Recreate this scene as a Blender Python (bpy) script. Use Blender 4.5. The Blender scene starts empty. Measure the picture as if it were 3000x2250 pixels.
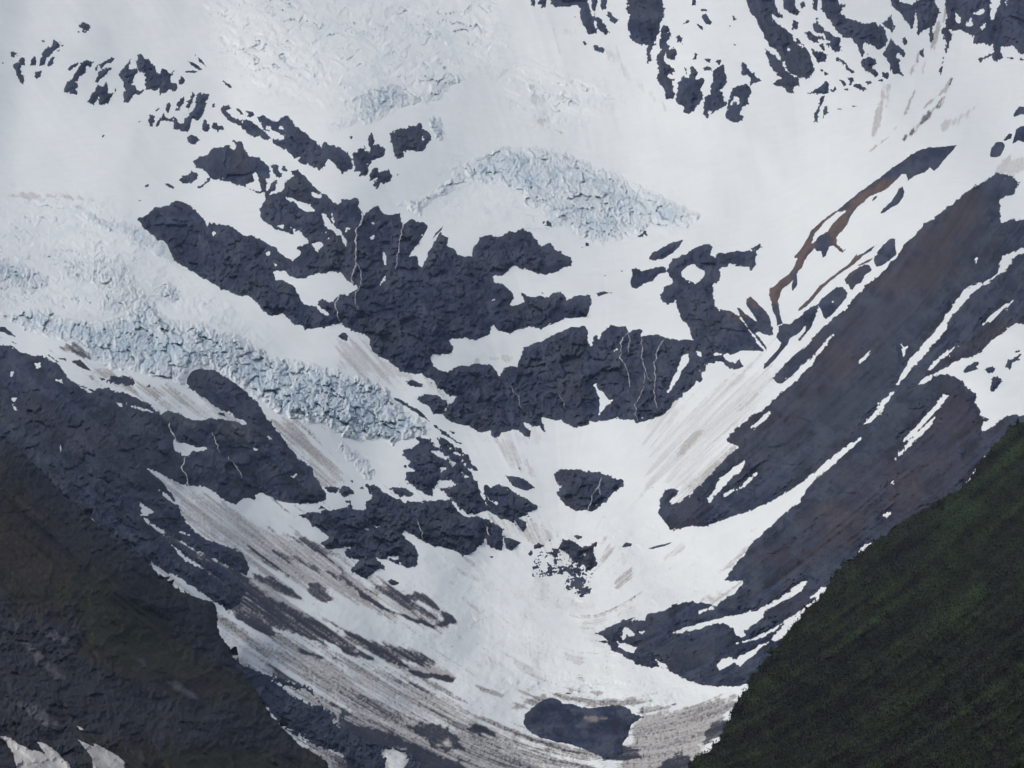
import bpy, math
import numpy as np

# ------------------------------------------------------------------ camera, world, sun, exposure
SC = bpy.context.scene
CAMZ, PITCH, FOC = 60.0, math.radians(8.0), 12217.0          # FOC: focal length in photo pixels (3000 wide)
cam_d = bpy.data.cameras.new("camera"); cam = bpy.data.objects.new("camera", cam_d)
SC.collection.objects.link(cam); SC.camera = cam
cam.location = (0, 0, CAMZ); cam.rotation_euler = (math.radians(90) + PITCH, 0, 0)
cam_d.sensor_width = 36.0; cam_d.lens = 36.0 * FOC / 3000.0
cam_d.clip_start = 1.0; cam_d.clip_end = 30000.0
W = bpy.data.worlds.new("World"); SC.world = W; W.use_nodes = True
SUN_EL, SUN_AZ = 46.0, -128.0                                 # degrees; azimuth measured from +Y towards +X
wn = W.node_tree.nodes; bg = wn["Background"]
sky = wn.new("ShaderNodeTexSky"); sky.sky_type = 'NISHITA'; sky.sun_disc = False
sky.sun_elevation = math.radians(SUN_EL); sky.sun_rotation = math.radians(SUN_AZ)
sky.air_density = 1.0; sky.dust_density = 8.0; sky.ozone_density = 0.8
W.node_tree.links.new(sky.outputs[0], bg.inputs[0]); bg.inputs[1].default_value = 0.115
sun_d = bpy.data.lights.new("sun", 'SUN'); sun = bpy.data.objects.new("sun", sun_d)
SC.collection.objects.link(sun)
sun_d.energy = 1.05; sun_d.angle = math.radians(34); sun_d.color = (1.0, 0.99, 0.97)
sun.rotation_euler = (math.radians(90 - SUN_EL), 0, math.radians(180 - SUN_AZ))
SC.view_settings.view_transform = 'Standard'; SC.view_settings.look = 'None'
SC.view_settings.exposure = -0.17; SC.view_settings.gamma = 1.0

# ------------------------------------------------------------------ outline notation
# Outlines are lists of points surveyed in nine map tiles A..I (3 x 3, 1000 x 750 units each).
TS = 2.212
TILE = {c: ((i % 3) * 1000, (i // 3) * 750) for i, c in enumerate("ABCDEFGHI")}
EDGE = 160                                                     # how far outlines run on beyond the surveyed sheet
def P(s):
    pts = []; t = 'A'
    for tok in s.split():
        if tok in TILE: t = tok; continue
        x, y = map(float, tok.split(','))
        ox, oy = TILE[t]
        X = ox + x / TS; Y = oy + y / TS
        if t in "ADG" and x <= 1: X -= EDGE
        if t in "CFI" and x >= 2211: X += EDGE
        if t in "ABC" and y <= 1: Y -= EDGE
        if t in "GHI" and y >= 1658: Y += EDGE
        pts.append((X, Y))
    return np.array(pts, np.float32)
def PP(s): return [P(q) for q in s.split(';') if q.strip()]
class Carry:                                                   # tile letter carries over ';'
    pass
def polys(s):
    out = []; t = 'A'
    for q in s.split(';'):
        q = q.strip()
        if not q: continue
        if q.split()[0] not in TILE: q = t + ' ' + q
        for tok in q.split():
            if tok in TILE: t = tok
        out.append(P(q))
    return out

# ------------------------------------------------------------------ the survey grid
STEP = 2.5
def axis(n):
    inner = np.arange(-50, n + 50.1, STEP)
    m = [];  d = STEP; x = 0
    while x < 2400: d *= 1.13; x += d; m.append(x)
    m = np.array(m)
    return np.concatenate([inner[0] - m[::-1], inner, inner[-1] + m]).astype(np.float32)
UA, VA = axis(3000), axis(2250)
NX, NY = len(UA), len(VA)
U, V = np.meshgrid(UA, VA)
cp, sp = math.cos(PITCH), math.sin(PITCH)
def ray(u, v):
    a = (u - 1500.0) / FOC; b = (1125.0 - v) / FOC
    return a, cp - sp * b, sp + cp * b
def pos(u, v, y):
    a, b, c = ray(u, v)
    return np.stack([a * y, b * y, c * y + CAMZ], -1)

# ------------------------------------------------------------------ noise
rng = np.random.RandomState(7)
_perm = rng.permutation(1024).astype(np.int32); _ang = rng.rand(1024) * 2 * np.pi
_gx, _gy = np.cos(_ang).astype(np.float32), np.sin(_ang).astype(np.float32)
_rnd = rng.rand(1024).astype(np.float32); _rnd2 = rng.rand(1024).astype(np.float32); _rnd3 = rng.rand(1024).astype(np.float32)
def _h(ix, iy, s): return _perm[(_perm[(ix + s * 57) & 1023] + iy) & 1023]
def pn(x, y, s=0):
    x = np.asarray(x, np.float32); y = np.asarray(y, np.float32)
    xf = np.floor(x); yf = np.floor(y); ix = xf.astype(np.int32); iy = yf.astype(np.int32)
    fx = x - xf; fy = y - yf
    u = fx * fx * fx * (fx * (fx * 6 - 15) + 10); v = fy * fy * fy * (fy * (fy * 6 - 15) + 10)
    def g(a, b, dx, dy):
        h = _h(ix + a, iy + b, s); return _gx[h] * dx + _gy[h] * dy
    a = g(0, 0, fx, fy); b = g(1, 0, fx - 1, fy); c = g(0, 1, fx, fy - 1); d = g(1, 1, fx - 1, fy - 1)
    return ((a + (b - a) * u) * (1 - v) + (c + (d - c) * u) * v) * 1.5
def fbm(x, y, octv=5, s=0, gain=0.5):
    r = 0; a = 1.0; n = 0
    for i in range(octv):
        r = r + a * pn(x, y, s + i * 3); n += a; a *= gain; x = x * 2.03 + 11.3; y = y * 2.03 - 7.1
    return r / n * 1.4
def ridged(x, y, octv=5, s=0, gain=0.55):
    r = 0; a = 1.0; n = 0
    for i in range(octv):
        r = r + a * (1 - 2 * np.abs(pn(x, y, s + i * 3))); n += a; a *= gain; x = x * 2.07 + 5.3; y = y * 2.07 - 3.1
    return r / n
def cells(x, y, s=0):
    xf = np.floor(x); yf = np.floor(y); ix = xf.astype(np.int32); iy = yf.astype(np.int32)
    f1 = np.full(x.shape, 9., np.float32); f2 = f1.copy(); idv = np.zeros_like(f1)
    for a in (-1, 0, 1):
        for b in (-1, 0, 1):
            h = _h(ix + a, iy + b, s)
            dx = a + _rnd[h] - (x - xf); dy = b + _rnd2[h] - (y - yf)
            d = np.sqrt(dx * dx + dy * dy)
            m = d < f1
            f2 = np.where(m, f1, np.minimum(f2, d)); idv = np.where(m, _rnd3[h], idv); f1 = np.where(m, d, f1)
    return f1, f2, idv
def facets(x, y, s=0):
    xf = np.floor(x); yf = np.floor(y); ix = xf.astype(np.int32); iy = yf.astype(np.int32)
    f1 = np.full(x.shape, 9., np.float32); out = np.zeros_like(f1)
    for a in (-1, 0, 1):
        for b in (-1, 0, 1):
            h = _h(ix + a, iy + b, s)
            dx = a + _rnd[h] - (x - xf); dy = b + _rnd2[h] - (y - yf)
            d = dx * dx + dy * dy; m = d < f1
            out = np.where(m, dx * _gx[h] + dy * _gy[h] + (_rnd3[h] - .5) * .22, out); f1 = np.where(m, d, f1)
    return out
def sstep(a, b, x):
    t = np.clip((x - a) / (b - a), 0, 1); return t * t * (3 - 2 * t)
def mix(a, b, t): return a + (b - a) * t

# ------------------------------------------------------------------ signed distance to outlines (positive inside)
def sdf(poly, u, v):
    x0, y0 = poly[:, 0], poly[:, 1]; x1, y1 = np.roll(x0, -1), np.roll(y0, -1)
    d2 = np.full(u.shape, 1e12, np.float32); ins = np.zeros(u.shape, bool)
    for a, b, c, d in zip(x0, y0, x1, y1):
        ex, ey = c - a, d - b; L = ex * ex + ey * ey
        if L < 1e-6: continue
        wx = u - a; wy = v - b
        t = np.clip((wx * ex + wy * ey) / L, 0, 1)
        dx = wx - t * ex; dy = wy - t * ey
        np.minimum(d2, dx * dx + dy * dy, out=d2)
        if d != b:
            c1 = (v >= min(b, d)) & (v < max(b, d))
            ins ^= c1 & (u < a + (v - b) * (ex / ey))
    d = np.sqrt(d2); return np.where(ins, d, -d)
def slc(ps, pad):
    a = np.concatenate(ps); lo = a.min(0) - pad; hi = a.max(0) + pad
    i0, i1 = np.searchsorted(UA, lo[0]), np.searchsorted(UA, hi[0]) + 1
    j0, j1 = np.searchsorted(VA, lo[1]), np.searchsorted(VA, hi[1]) + 1
    return slice(max(j0, 0), min(j1, NY)), slice(max(i0, 0), min(i1, NX))
def field(ps, holes=(), pad=16, base=-60.0):
    s = slc(ps, pad); u, v = U[s], V[s]
    f = np.full(u.shape, base, np.float32)
    for p in ps:
        q = slc([p], pad + 14); j0 = max(q[0].start, s[0].start); j1 = min(q[0].stop, s[0].stop)
        i0 = max(q[1].start, s[1].start); i1 = min(q[1].stop, s[1].stop)
        w = (slice(j0 - s[0].start, j1 - s[0].start), slice(i0 - s[1].start, i1 - s[1].start))
        f[w] = np.maximum(f[w], sdf(p, u[w], v[w]))
    for p in holes:
        q = slc([p], 60); j0 = max(q[0].start, s[0].start); j1 = min(q[0].stop, s[0].stop)
        i0 = max(q[1].start, s[1].start); i1 = min(q[1].stop, s[1].stop)
        if j1 <= j0 or i1 <= i0: continue
        w = (slice(j0 - s[0].start, j1 - s[0].start), slice(i0 - s[1].start, i1 - s[1].start))
        f[w] = np.minimum(f[w], -sdf(p, u[w], v[w]))
    return s, f

# ------------------------------------------------------------------ large-scale relief: distance of the ground, thin plate through surveyed points
def tps(pts, lam=0.02):
    p = np.array(pts, float); x = p[:, :2] / 1000.0; n = len(p)
    def ker(r2): return np.where(r2 > 0, 0.5 * r2 * np.log(np.maximum(r2, 1e-12)), 0)
    K = ker(((x[:, None] - x[None]) ** 2).sum(-1)) + lam * np.eye(n)
    Q = np.c_[np.ones(n), x]; A = np.block([[K, Q], [Q.T, np.zeros((3, 3))]])
    w = np.linalg.solve(A, np.r_[p[:, 2], 0, 0, 0])
    def ev(u, v):
        a = np.asarray(u, np.float32) / 1000; b = np.asarray(v, np.float32) / 1000
        r = w[n] + w[n + 1] * a + w[n + 2] * b
        for i in range(n): r = r + w[i] * ker((a - x[i, 0]) ** 2 + (b - x[i, 1]) ** 2)
        return r.astype(np.float32)
    return ev
BASE = tps([(1500,0,5200),(0,0,5000),(3000,0,4900),(750,0,5100),(2250,0,4900),(0,400,4500),(700,300,4700),(1500,400,4600),
 (2250,350,4450),(2900,400,4200),(300,650,4000),(0,750,3700),(1000,550,4150),(1800,650,4150),(2300,700,3950),(600,850,3650),
 (1200,950,3650),(1600,1000,3700),(2100,950,3600),(0,950,3300),(900,1100,3350),(1300,1250,3350),(1800,1250,3350),
 (500,1150,3100),(100,1150,2850),(900,1350,3050),(1500,1500,3100),(1900,1450,3100),(2300,1000,3350),(2700,700,3500),
 (3000,900,3100),(2900,550,3750),(2500,1200,2950),(2900,1300,2700),(2300,1500,2850),(2700,1700,2500),(2100,1900,2620),
 (2000,1700,2820),(1650,1800,2800),(1700,2100,2560),(1300,2000,2600),(900,1900,2520),(1000,1650,2800),(500,1600,2550),
 (0,1500,2350),(600,2000,2280),(900,2250,2260),(1500,2250,2400),(2000,2250,2380),(2600,2250,2200),(0,2250,1950),
 (-500,-500,5700),(1500,-500,6300),(3500,-500,5700),(-550,1100,2500),(3550,1100,2700),(-500,2750,1500),(1500,2750,2050),(3500,2750,1800)])
YB = np.clip(BASE(U, V), 900, 8000)

# ------------------------------------------------------------------ fall line of the ground and streaks along it
def dirfield(pts, sig=420.0):
    n = 0; c = 0; s = 0
    for a, b, t in pts:
        w = np.exp(-((U - a) ** 2 + (V - b) ** 2) / (2 * sig * sig)) + 1e-9
        t = math.radians(t); c = c + w * math.cos(2 * t); s = s + w * math.sin(2 * t)
    return 0.5 * np.arctan2(s, c)
TH = dirfield([(0,1200,44),(500,1500,40),(900,1900,27),(450,1900,40),(1300,2050,24),(700,1200,38),(1600,2200,14),(0,2000,45),
 (1500,1500,80),(1650,1800,85),(2300,1400,140),(2700,900,136),(2200,1800,152),(2800,300,118),(2000,1250,143),(2500,1700,140),
 (1500,600,80),(300,300,62),(1900,2150,166),(2000,150,72),(2400,300,60),(900,600,62),(1200,1000,60),(300,850,30),(800,1050,25),(3000,1500,138),(1000,2150,28)])
def lic(noise, n, th=TH):
    J, I = np.meshgrid(np.arange(NY, dtype=np.float32), np.arange(NX, dtype=np.float32), indexing='ij')
    cx, cy = np.cos(th), np.sin(th); acc = noise.copy(); wt = 1.0
    for sg in (1, -1):
        x = I.copy(); y = J.copy(); px, py = cx * sg, cy * sg
        for k in range(n):
            x = np.clip(x + px, 0, NX - 1); y = np.clip(y + py, 0, NY - 1)
            xi = x.astype(np.int32); yi = y.astype(np.int32)
            qx, qy = cx[yi, xi], cy[yi, xi]; fl = np.where(qx * px + qy * py < 0, -1, 1)
            px, py = qx * fl, qy * fl
            acc += noise[yi, xi]
    acc = acc / (2 * n + 1); acc -= acc.mean(); return (acc / acc.std()).astype(np.float32)
LICF = lic(rng.randn(NY, NX).astype(np.float32), 22)                     # fine streaks
_n = rng.randn(NY // 3 + 2, NX // 3 + 2).astype(np.float32)
def up(n, k):
    n = np.kron(n, np.ones((k, k), np.float32))[:NY, :NX]
    for _ in range(2):
        n = (n + np.roll(n, 1, 0) + np.roll(n, -1, 0)) / 3; n = (n + np.roll(n, 1, 1) + np.roll(n, -1, 1)) / 3
    return n
LICM = lic(up(_n, 3), 50)                                                # broad streaks
_n = rng.randn(NY // 7 + 2, NX // 7 + 2).astype(np.float32)
LICB = lic(up(_n, 7), 80)
N1 = fbm(U / 520, V / 520, 2, 1); N2 = fbm(U / 150, V / 150, 5, 5); N3 = fbm(U / 40, V / 40, 4, 9); N4 = fbm(U / 11, V / 11, 3, 14)
R1 = ridged(U / 230 + N2 * .3, V / 170, 6, 21); R2 = ridged(U / 60 + N2 * .8, V / 44 + N3 * .4, 5, 31)
UV_J = fbm(U / 20, V / 20, 3, 41); UV_K = fbm(U / 7, V / 7, 2, 45)        # raggedness of outlines

# ------------------------------------------------------------------ materials
def nodes(name):
    m = bpy.data.materials.new(name); m.use_nodes = True; t = m.node_tree
    return m, t, t.nodes["Principled BSDF"]
def surf(name, rough, nscale, namp, bump, bscale, spec=0.3, sss=0.0):
    m, t, b = nodes(name); N = t.nodes.new; L = t.links.new
    at = N("ShaderNodeAttribute"); at.attribute_name = "col"
    tc = N("ShaderNodeTexCoord")
    nz = N("ShaderNodeTexNoise"); nz.inputs["Scale"].default_value = nscale; nz.inputs["Detail"].default_value = 6
    nz.inputs["Roughness"].default_value = 0.65
    L(tc.outputs["Object"], nz.inputs["Vector"])
    mr = N("ShaderNodeMapRange"); mr.inputs[1].default_value = 0.25; mr.inputs[2].default_value = 0.75
    mr.inputs[3].default_value = 1 - namp; mr.inputs[4].default_value = 1 + namp
    L(nz.outputs[0], mr.inputs[0])
    vm = N("ShaderNodeVectorMath"); vm.operation = 'SCALE'
    L(at.outputs["Color"], vm.inputs[0]); L(mr.outputs[0], vm.inputs["Scale"])
    L(vm.outputs[0], b.inputs["Base Color"])
    nb = N("ShaderNodeTexNoise"); nb.inputs["Scale"].default_value = bscale; nb.inputs["Detail"].default_value = 5
    L(tc.outputs["Object"], nb.inputs["Vector"])
    bp = N("ShaderNodeBump"); bp.inputs["Strength"].default_value = bump; bp.inputs["Distance"].default_value = 1.0
    L(nb.outputs[0], bp.inputs["Height"]); L(bp.outputs[0], b.inputs["Normal"])
    b.inputs["Roughness"].default_value = rough; b.inputs["Specular IOR Level"].default_value = spec
    return m
M_SNOW = surf("weathered_snow", 0.75, 0.05, 0.03, 0.05, 0.25, 0.2)
M_ROCK = surf("slate_rock", 0.85, 0.55, 0.42, 1.0, 0.8, 0.25)
M_ICE = surf("glacier_ice", 0.5, 0.2, 0.06, 0.45, 0.5, 0.35)
M_HILL = surf("alpine_turf", 0.95, 0.12, 0.25, 0.6, 0.6, 0.15)
M_LEAF = surf("alder_leaves", 0.8, 0.05, 0.45, 0.1, 1.0, 0.15)
M_WATER = surf("white_water", 0.4, 0.8, 0.12, 0.3, 1.0, 0.4)

# ------------------------------------------------------------------ mesh building from the grid
def mesh_from(name, co, faces, col, mat):
    me = bpy.data.meshes.new(name)
    nf = len(faces); k = faces.shape[1]
    me.vertices.add(len(co)); me.vertices.foreach_set("co", np.ascontiguousarray(co, np.float32).ravel())
    me.loops.add(nf * k); me.loops.foreach_set("vertex_index", np.ascontiguousarray(faces, np.int32).ravel())
    me.polygons.add(nf); me.polygons.foreach_set("loop_start", np.arange(0, nf * k, k, dtype=np.int32))
    me.polygons.foreach_set("loop_total", np.full(nf, k, np.int32))
    me.polygons.foreach_set("use_smooth", np.ones(nf, bool))
    at = me.color_attributes.new("col", 'FLOAT_COLOR', 'POINT')
    c4 = np.ones((len(co), 4), np.float32); c4[:, :3] = col
    at.data.foreach_set("color", c4.ravel())
    me.materials.append(mat); me.update(); me.validate()
    return me
def link(name, me, parent=None):
    o = bpy.data.objects.new(name, me); SC.collection.objects.link(o)
    if parent: o.parent = parent
    return o
def tag(o, label=None, cat=None, group=None, kind=None):
    if label: o["label"] = label
    if cat: o["category"] = cat
    if group: o["group"] = group
    if kind: o["kind"] = kind
    return o
def grid_obj(name, s, y, keep, col, mat, uo=None, vo=None):
    """One object from the part of the survey grid where keep is true (vertex mask); its origin sits at its foot."""
    u = U[s] if uo is None else uo; v = V[s] if vo is None else vo
    h, w = keep.shape
    fk = keep[:-1, :-1] | keep[1:, :-1] | keep[:-1, 1:] | keep[1:, 1:]
    idx = np.arange(h * w).reshape(h, w)
    q = np.stack([idx[1:, :-1][fk], idx[1:, 1:][fk], idx[:-1, 1:][fk], idx[:-1, :-1][fk]], -1)
    used, inv = np.unique(q, return_inverse=True); q = inv.reshape(-1, 4)
    co = pos(u.ravel()[used].astype(np.float64), v.ravel()[used].astype(np.float64), y.ravel()[used].astype(np.float64))
    c = col.reshape(-1, 3)[used]
    org = co.mean(0); org[2] = co[:, 2].min()
    me = mesh_from(name, co - org, q, c, mat)
    o = link(name, me); o.location = org
    return o
def rgb(*c): return np.array(c, np.float32)

# ------------------------------------------------------------------ dirt lying on the snow
DIRT = np.zeros_like(U)
STREAK = sstep(-1.4, 1.6, LICM * .8 + LICF * .55 + LICB * .5)
def dirt(val, soft, s, mod=0.6, mode='max'):
    for p in polys(s):
        w = slc([p], soft * 2 + 10); f = sdf(p, U[w], V[w]) + (UV_J[w] * 1.2 + LICM[w] * .5 + LICB[w] * .5) * soft * .55
        tex = .42 * LICF[w] + .34 * LICM[w] + .2 * LICB[w] + .35 * UV_K[w]
        a = sstep(.22, .70, sstep(-soft * 1.3, soft * 1.3, f) * 1.05 + (tex * .42 - .12) * mod)
        st = sstep(-1.5, 1.7, .85 * LICF[w] + .6 * LICM[w] + .45 * UV_K[w] + .25 * LICB[w])
        a = val * a * (1 - .62 * mod + .95 * mod * st)
        if mode == 'max': DIRT[w] = np.maximum(DIRT[w], a)
        elif mode == 'clean': DIRT[w] *= 1 - sstep(-soft, soft, f) * val
exec_dirt = [
 (.34,26,"D 960,1380 1250,1510 1500,1620 G 1700,60 2000,190 H 0,310 200,460 420,520 640,620 750,710 600,740 400,680 200,590 0,560 G 2100,520 1900,500 1700,400 1600,300 1450,200 1250,100",.9),
 (.75,12,"G 1530,0 1700,70 1900,150 2050,200 2212,300 2150,300 2000,230 1800,140 1600,50",.8),
 (0.38,10,"G 1180,20 1240,90 1300,150 1390,190 1330,130 1260,70",.7),
 (.9,12,"G 1980,520 2000,470 2060,440 2120,500 2170,560 2080,590 2010,570",.4),
 (.95,9,"G 1640,400 1720,420 1800,470 1880,500 1940,550 1860,540 1760,500 1660,440",.4),
 (.8,9,"G 1540,190 1650,260 1760,330 1880,430 1800,400 1680,310",.7),
 (.7,9,"G 1780,250 1950,300 2150,400 2212,430 2050,380 1850,310",.7),
 (.7,14,"H 0,370 100,500 250,480 400,540 560,640 700,660 750,712 680,738 600,735 640,700 500,640 350,560 200,540 0,430",.6),
 (1.,6,"H 100,500 200,560 300,620 420,670 560,725 600,738 560,738 400,690 240,615 130,545",.2),
 (1.,8,"H 400,540 480,510 560,540 620,590 645,640 560,615 450,575",.5),
 (1.,6,"H 640,640 720,665 752,712 690,738 620,738 660,700",.3),
 (.97,14,"G 1080,170 1300,290 1500,390 1700,500 1850,590 2000,670 2212,760 H 0,770 150,810 300,860 450,905 570,950 590,992 480,980 300,960 150,920 0,880 G 2212,870 2050,830 1900,785 1750,760 1600,700 1500,640 1385,595 1600,560",.75),
 (1.,8,"G 1380,600 1500,650 1700,740 1830,790 1700,790 1550,720",.3),
 (1.,8,"H 0,850 100,890 260,950 180,965 0,925",.3),
 (1.,8,"G 1600,470 1800,570 2000,680 2212,770 2000,740 1800,650",.5),
 (0.34,10,"H 200,970 400,975 600,1000 700,1050 735,1075 720,1100 600,1070 500,1060 400,1020 300,990",.4),
 (1.,6,"H 440,1030 560,1038 700,1065 738,1080 730,1102 640,1090 560,1075 470,1050",.2),
 (.42,40,"G 1410,700 1700,780 2212,900 H 300,1010 600,1150 800,1290 1050,1360 1300,1480 1500,1530 1700,1620 1650,1659 G 2212,1659 2100,1400 1800,1060 1550,950",1.),
 (.62,24,"H 0,1180 300,1230 600,1330 900,1380 1150,1490 1400,1560 1650,1640 1600,1659 0,1659",.8),
 (1.,18,"H 400,1375 560,1345 690,1385 780,1460 820,1540 720,1575 590,1540 480,1460",.25),
 (1.,13,"H 800,1400 900,1380 980,1420 1020,1470 960,1470 860,1440",.4),
 (.75,20,"H 100,1240 300,1270 500,1350 700,1400 500,1400 300,1340",.6),
 (.95,14,"H 0,1240 80,1300 150,1370 60,1340 0,1330 G 2150,1250 2000,1135 2100,1180",.3),
 (1.,20,"H 0,1350 200,1390 400,1490 600,1555 800,1600 980,1659 560,1659 420,1560 250,1530 0,1470",.2),
 (.95,7,"G 1940,890 2080,930 2200,958 2050,940 1930,905",.3),
 (.8,9,"H 340,1085 450,1100 560,1150 660,1200 500,1140",.6),
 (.85,14,"G 1720,980 1800,1000 1850,1060 1950,1110 1800,1070",.5),
 (.35,16,"G 1490,870 1540,900 1560,970 1500,940",.3),
 (.50,16,"H 1060,1290 1180,1220 1300,1180 1450,1195 1560,1230 1700,1250 1850,1235 2000,1220 2150,1270 1990,1330 1870,1270 1650,1280 1400,1210 1240,1260",.5),
 (.5,30,"H 1880,1330 2000,1250 2212,1250 I 200,1200 320,1250 280,1400 150,1560 0,1659 H 1700,1659 1800,1590 1870,1420",.45),
 (.95,10,"H 1760,1560 1830,1500 1950,1560 1850,1620 1700,1610",.4),
 (1.,12,"H 2060,1630 2150,1575 2212,1550 I 60,1590 20,1659 H 2000,1659",.3),
 (.95,12,"I 180,1350 300,1330 270,1430 180,1500 100,1560 150,1450",.4),
 (.9,7,"H 1890,1270 1960,1235 2000,1260 1950,1300;H 2130,1240 2170,1232 2180,1260 2140,1265",.5),
 (.15,30,"F 0,1000 300,800 620,700 700,660 600,900 500,1000 350,1150 200,1400 0,1550 E 2000,1400 2000,1100",1.),
 (0.22,12,"F 590,790 480,900 350,1000 450,950 640,830;F 460,1010 330,1080 200,1200 340,1120",.9),
 (0.28,14,"F 340,1240 230,1350 60,1500 120,1500 330,1330 420,1300;F 100,1150 0,1230 0,1270",.8),
 (0.28,12,"I 620,40 500,160 420,230 300,400 220,430 330,300 450,120 560,30;I 395,435 300,500 150,580 200,610 340,530",.6),
 (0.26,9,"C 1230,870 1250,760 1290,650 1290,540 1330,550 1310,680 1270,790",.35),
 (.7,9,"C 1420,910 1500,830 1570,750 1680,640 1650,700 1560,800 1470,880",.35),
 (0.37,5,"C 1200,990 1350,870 1420,760 1510,580 1430,770 1340,890;C 1740,510 1700,590 1560,700 1700,570",.35),
 (0.22,14,"C 1700,820 1800,740 1890,700 1800,790",.35),
 (0.37,8,"C 1560,480 1600,300 1690,100 1700,30 1720,30 1700,130 1640,280 1540,450;C 1480,480 1560,250 1600,230 1500,430",.35),
 (0.22,14,"C 2000,1110 2100,1040 2212,1000 2212,1040 2100,1120",.35),
 (0.15,14,"B 1750,330 1850,450 1950,560 2100,680 2212,760 2100,700 1900,560 1800,440;B 1450,200 1520,180 1530,250 1480,260",.8),
 (.2,22,"E 0,550 150,560 250,680 450,770 620,870 740,910 600,880 400,790 200,760 0,700",.9),
 (.2,16,"E 900,1160 1100,1220 1250,1380 1280,1450 1150,1350 1000,1230",.8),
 (0.12,14,"E 1030,1150 1220,1180 1230,1100 1300,1160 1250,1230 1100,1210",.8),
 (0.34,14,"D 1700,1040 1900,1080 2000,1200 2212,1400 2212,1500 2080,1500 2000,1350 1870,1220 1760,1100",1.),
 (0.34,14,"D 620,760 720,740 860,830 1000,850 1100,850 1300,960 1200,960 900,880 750,830",1.),
 (.75,9,"D 380,590 480,570 620,640 560,650 430,620",.7),
 (.22,16,"D 1100,860 1300,940 1550,1080 1300,1040 1050,960",.9),
 (0.22,14,"H 1000,0 1400,150 1300,200 1000,150;H 1700,100 1740,250 1710,300 1690,150",1.),
 (0.19,8,"H 640,360 760,370 880,440 780,410;H 700,440 860,470 700,460;H 800,310 900,325 860,335;H 850,600 950,640 860,620",.9),
 (0.37,7,"H 880,1130 960,1150 1070,1180 1040,1195 930,1165;H 1630,1165 1680,1170 1660,1190;H 1455,1175 1490,1168 1485,1185",.6),
 (0.31,10,"H 1510,1060 1570,1060 1590,1110 1540,1090;H 1600,1110 1700,1105 1720,1125 1620,1130;H 1150,1160 1240,1140 1200,1190;H 1770,420 1860,360 1880,430 1800,490",.9),
 (0.17,12,"H 1120,960 1220,1010 1260,1060 1180,1040;H 1450,920 1560,940 1540,1010 1480,960;H 1560,740 1700,690 1720,720 1620,760;H 2060,290 2212,210 2212,250 2100,300",.9),
 (0.25,9,"G 1960,350 985,312",.1),
 (0.22,9,"G 965,350 985,312 1130,410 1280,510 1480,650 1350,575 1130,490",.8),
 (0.19,6,"E 850,700 960,660 1100,650 1150,680 1000,670 880,670",.9),
 (0.22,7,"A 60,1265 200,1258 400,1265 620,1300 400,1282 100,1278;A 480,1340 560,1345 540,1365",.7),
 (0.25,6,"B 1130,540 1250,560 1240,580 1140,560;B 1215,620 1300,610 1350,670 1280,660 1230,670;B 1230,760 1320,770 1310,830 1250,790;B 1330,820 1440,860 1380,850;B 900,200 940,210 920,222",.7),
]
for val, soft, s, mod in exec_dirt: dirt(val, soft, s, mod)
dirt(.75, 12, "G 1640,445 1850,550 2212,700 2212,740 1950,640 1750,530;H 0,690 250,790 500,900 300,850 0,745;H 250,1590 300,1530 400,1540 430,1600 360,1659 300,1640;H 640,1480 710,1470 720,1530 650,1510;G 1420,760 1600,900 1750,1020 1640,990 1500,880", mode='clean')
NZ = fbm(U / 90, V / 90, 5, 51)
_center = np.exp(-((U - 1650) ** 2 / 420 ** 2 + (V - 1800) ** 2 / 300 ** 2))
DIRT = np.maximum(DIRT, _center * .17 * sstep(-.3, .7, NZ))
DIRT = np.maximum(DIRT, .10 * sstep(0.1, .9, NZ) * sstep(900, 1700, V))
SPK = sstep(.42, .75, fbm(U / 9, V / 9, 2, 61)) * sstep(1300, 1900, V)      # scattered stones
DIRT = np.clip(DIRT + SPK * (.10 + .5 * DIRT) + sstep(.1, .5, DIRT) * .16 * UV_K, 0, 1)
C_SNOW, C_DUST, C_GRIT, C_SCREE = rgb(.72, .80, .845), rgb(.41, .42, .42), rgb(.12, .127, .145), rgb(.028, .033, .048)
def snow_colour(d):
    d = d[..., None]
    c = mix(C_SNOW, C_DUST, sstep(0, .42, d)); c = mix(c, C_GRIT, sstep(.40, .72, d)); return mix(c, C_SCREE, sstep(.68, .95, d))

# ------------------------------------------------------------------ the snowfield
# gentle rolls, crevassed areas with real cracks, streaky debris ridges
CREV = np.zeros_like(U)
for p, a in [(P("A 1350,-100 2212,-100 B 900,0 1100,300 1000,420 500,700 0,760 A 2212,700 1700,620 1450,400 1350,200"), 1.0),
             (P("B 950,430 1300,430 1650,520 1820,640 1600,760 1500,860 1250,830 1100,700 1050,560"), 1.0),
             (P("D 0,0 A 0,1200 400,1250 700,1300 900,1500 D 1000,20 1300,200 1500,330 1700,560 1000,330 600,380 0,300"), 1.0),
             (P("B 700,1000 1500,950 2212,1300 2212,1500 1600,1590 500,1400"), .5),
             (P("H 950,1100 1500,1080 2212,1100 2212,1300 1300,1180"), .6)]:
    w = slc([p], 60); CREV[w] = np.maximum(CREV[w], a * sstep(-45, 45, sdf(p, U[w], V[w])))
wx, wy = U + N3 * 26 + N2 * 40, V + N3 * 20 + N2 * 30
lines = np.abs(pn(wx / 150, wy / 34, 71)); lines2 = np.abs(pn(wx / 80 + 9, wy / 17, 75))
patch = sstep(.08, .45, fbm(U / 150, V / 110, 3, 81)); patch2 = sstep(.0, .4, fbm(U / 80, V / 60, 3, 85))
CR = CREV * np.maximum(sstep(.055, .0, lines) * patch, sstep(.07, .0, lines2) * patch2 * .7)
steps = (fbm(wx / 130, wy / 36, 4, 91) * 2.2)
N2S = fbm(U / 150, V / 150, 2, 5)
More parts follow.
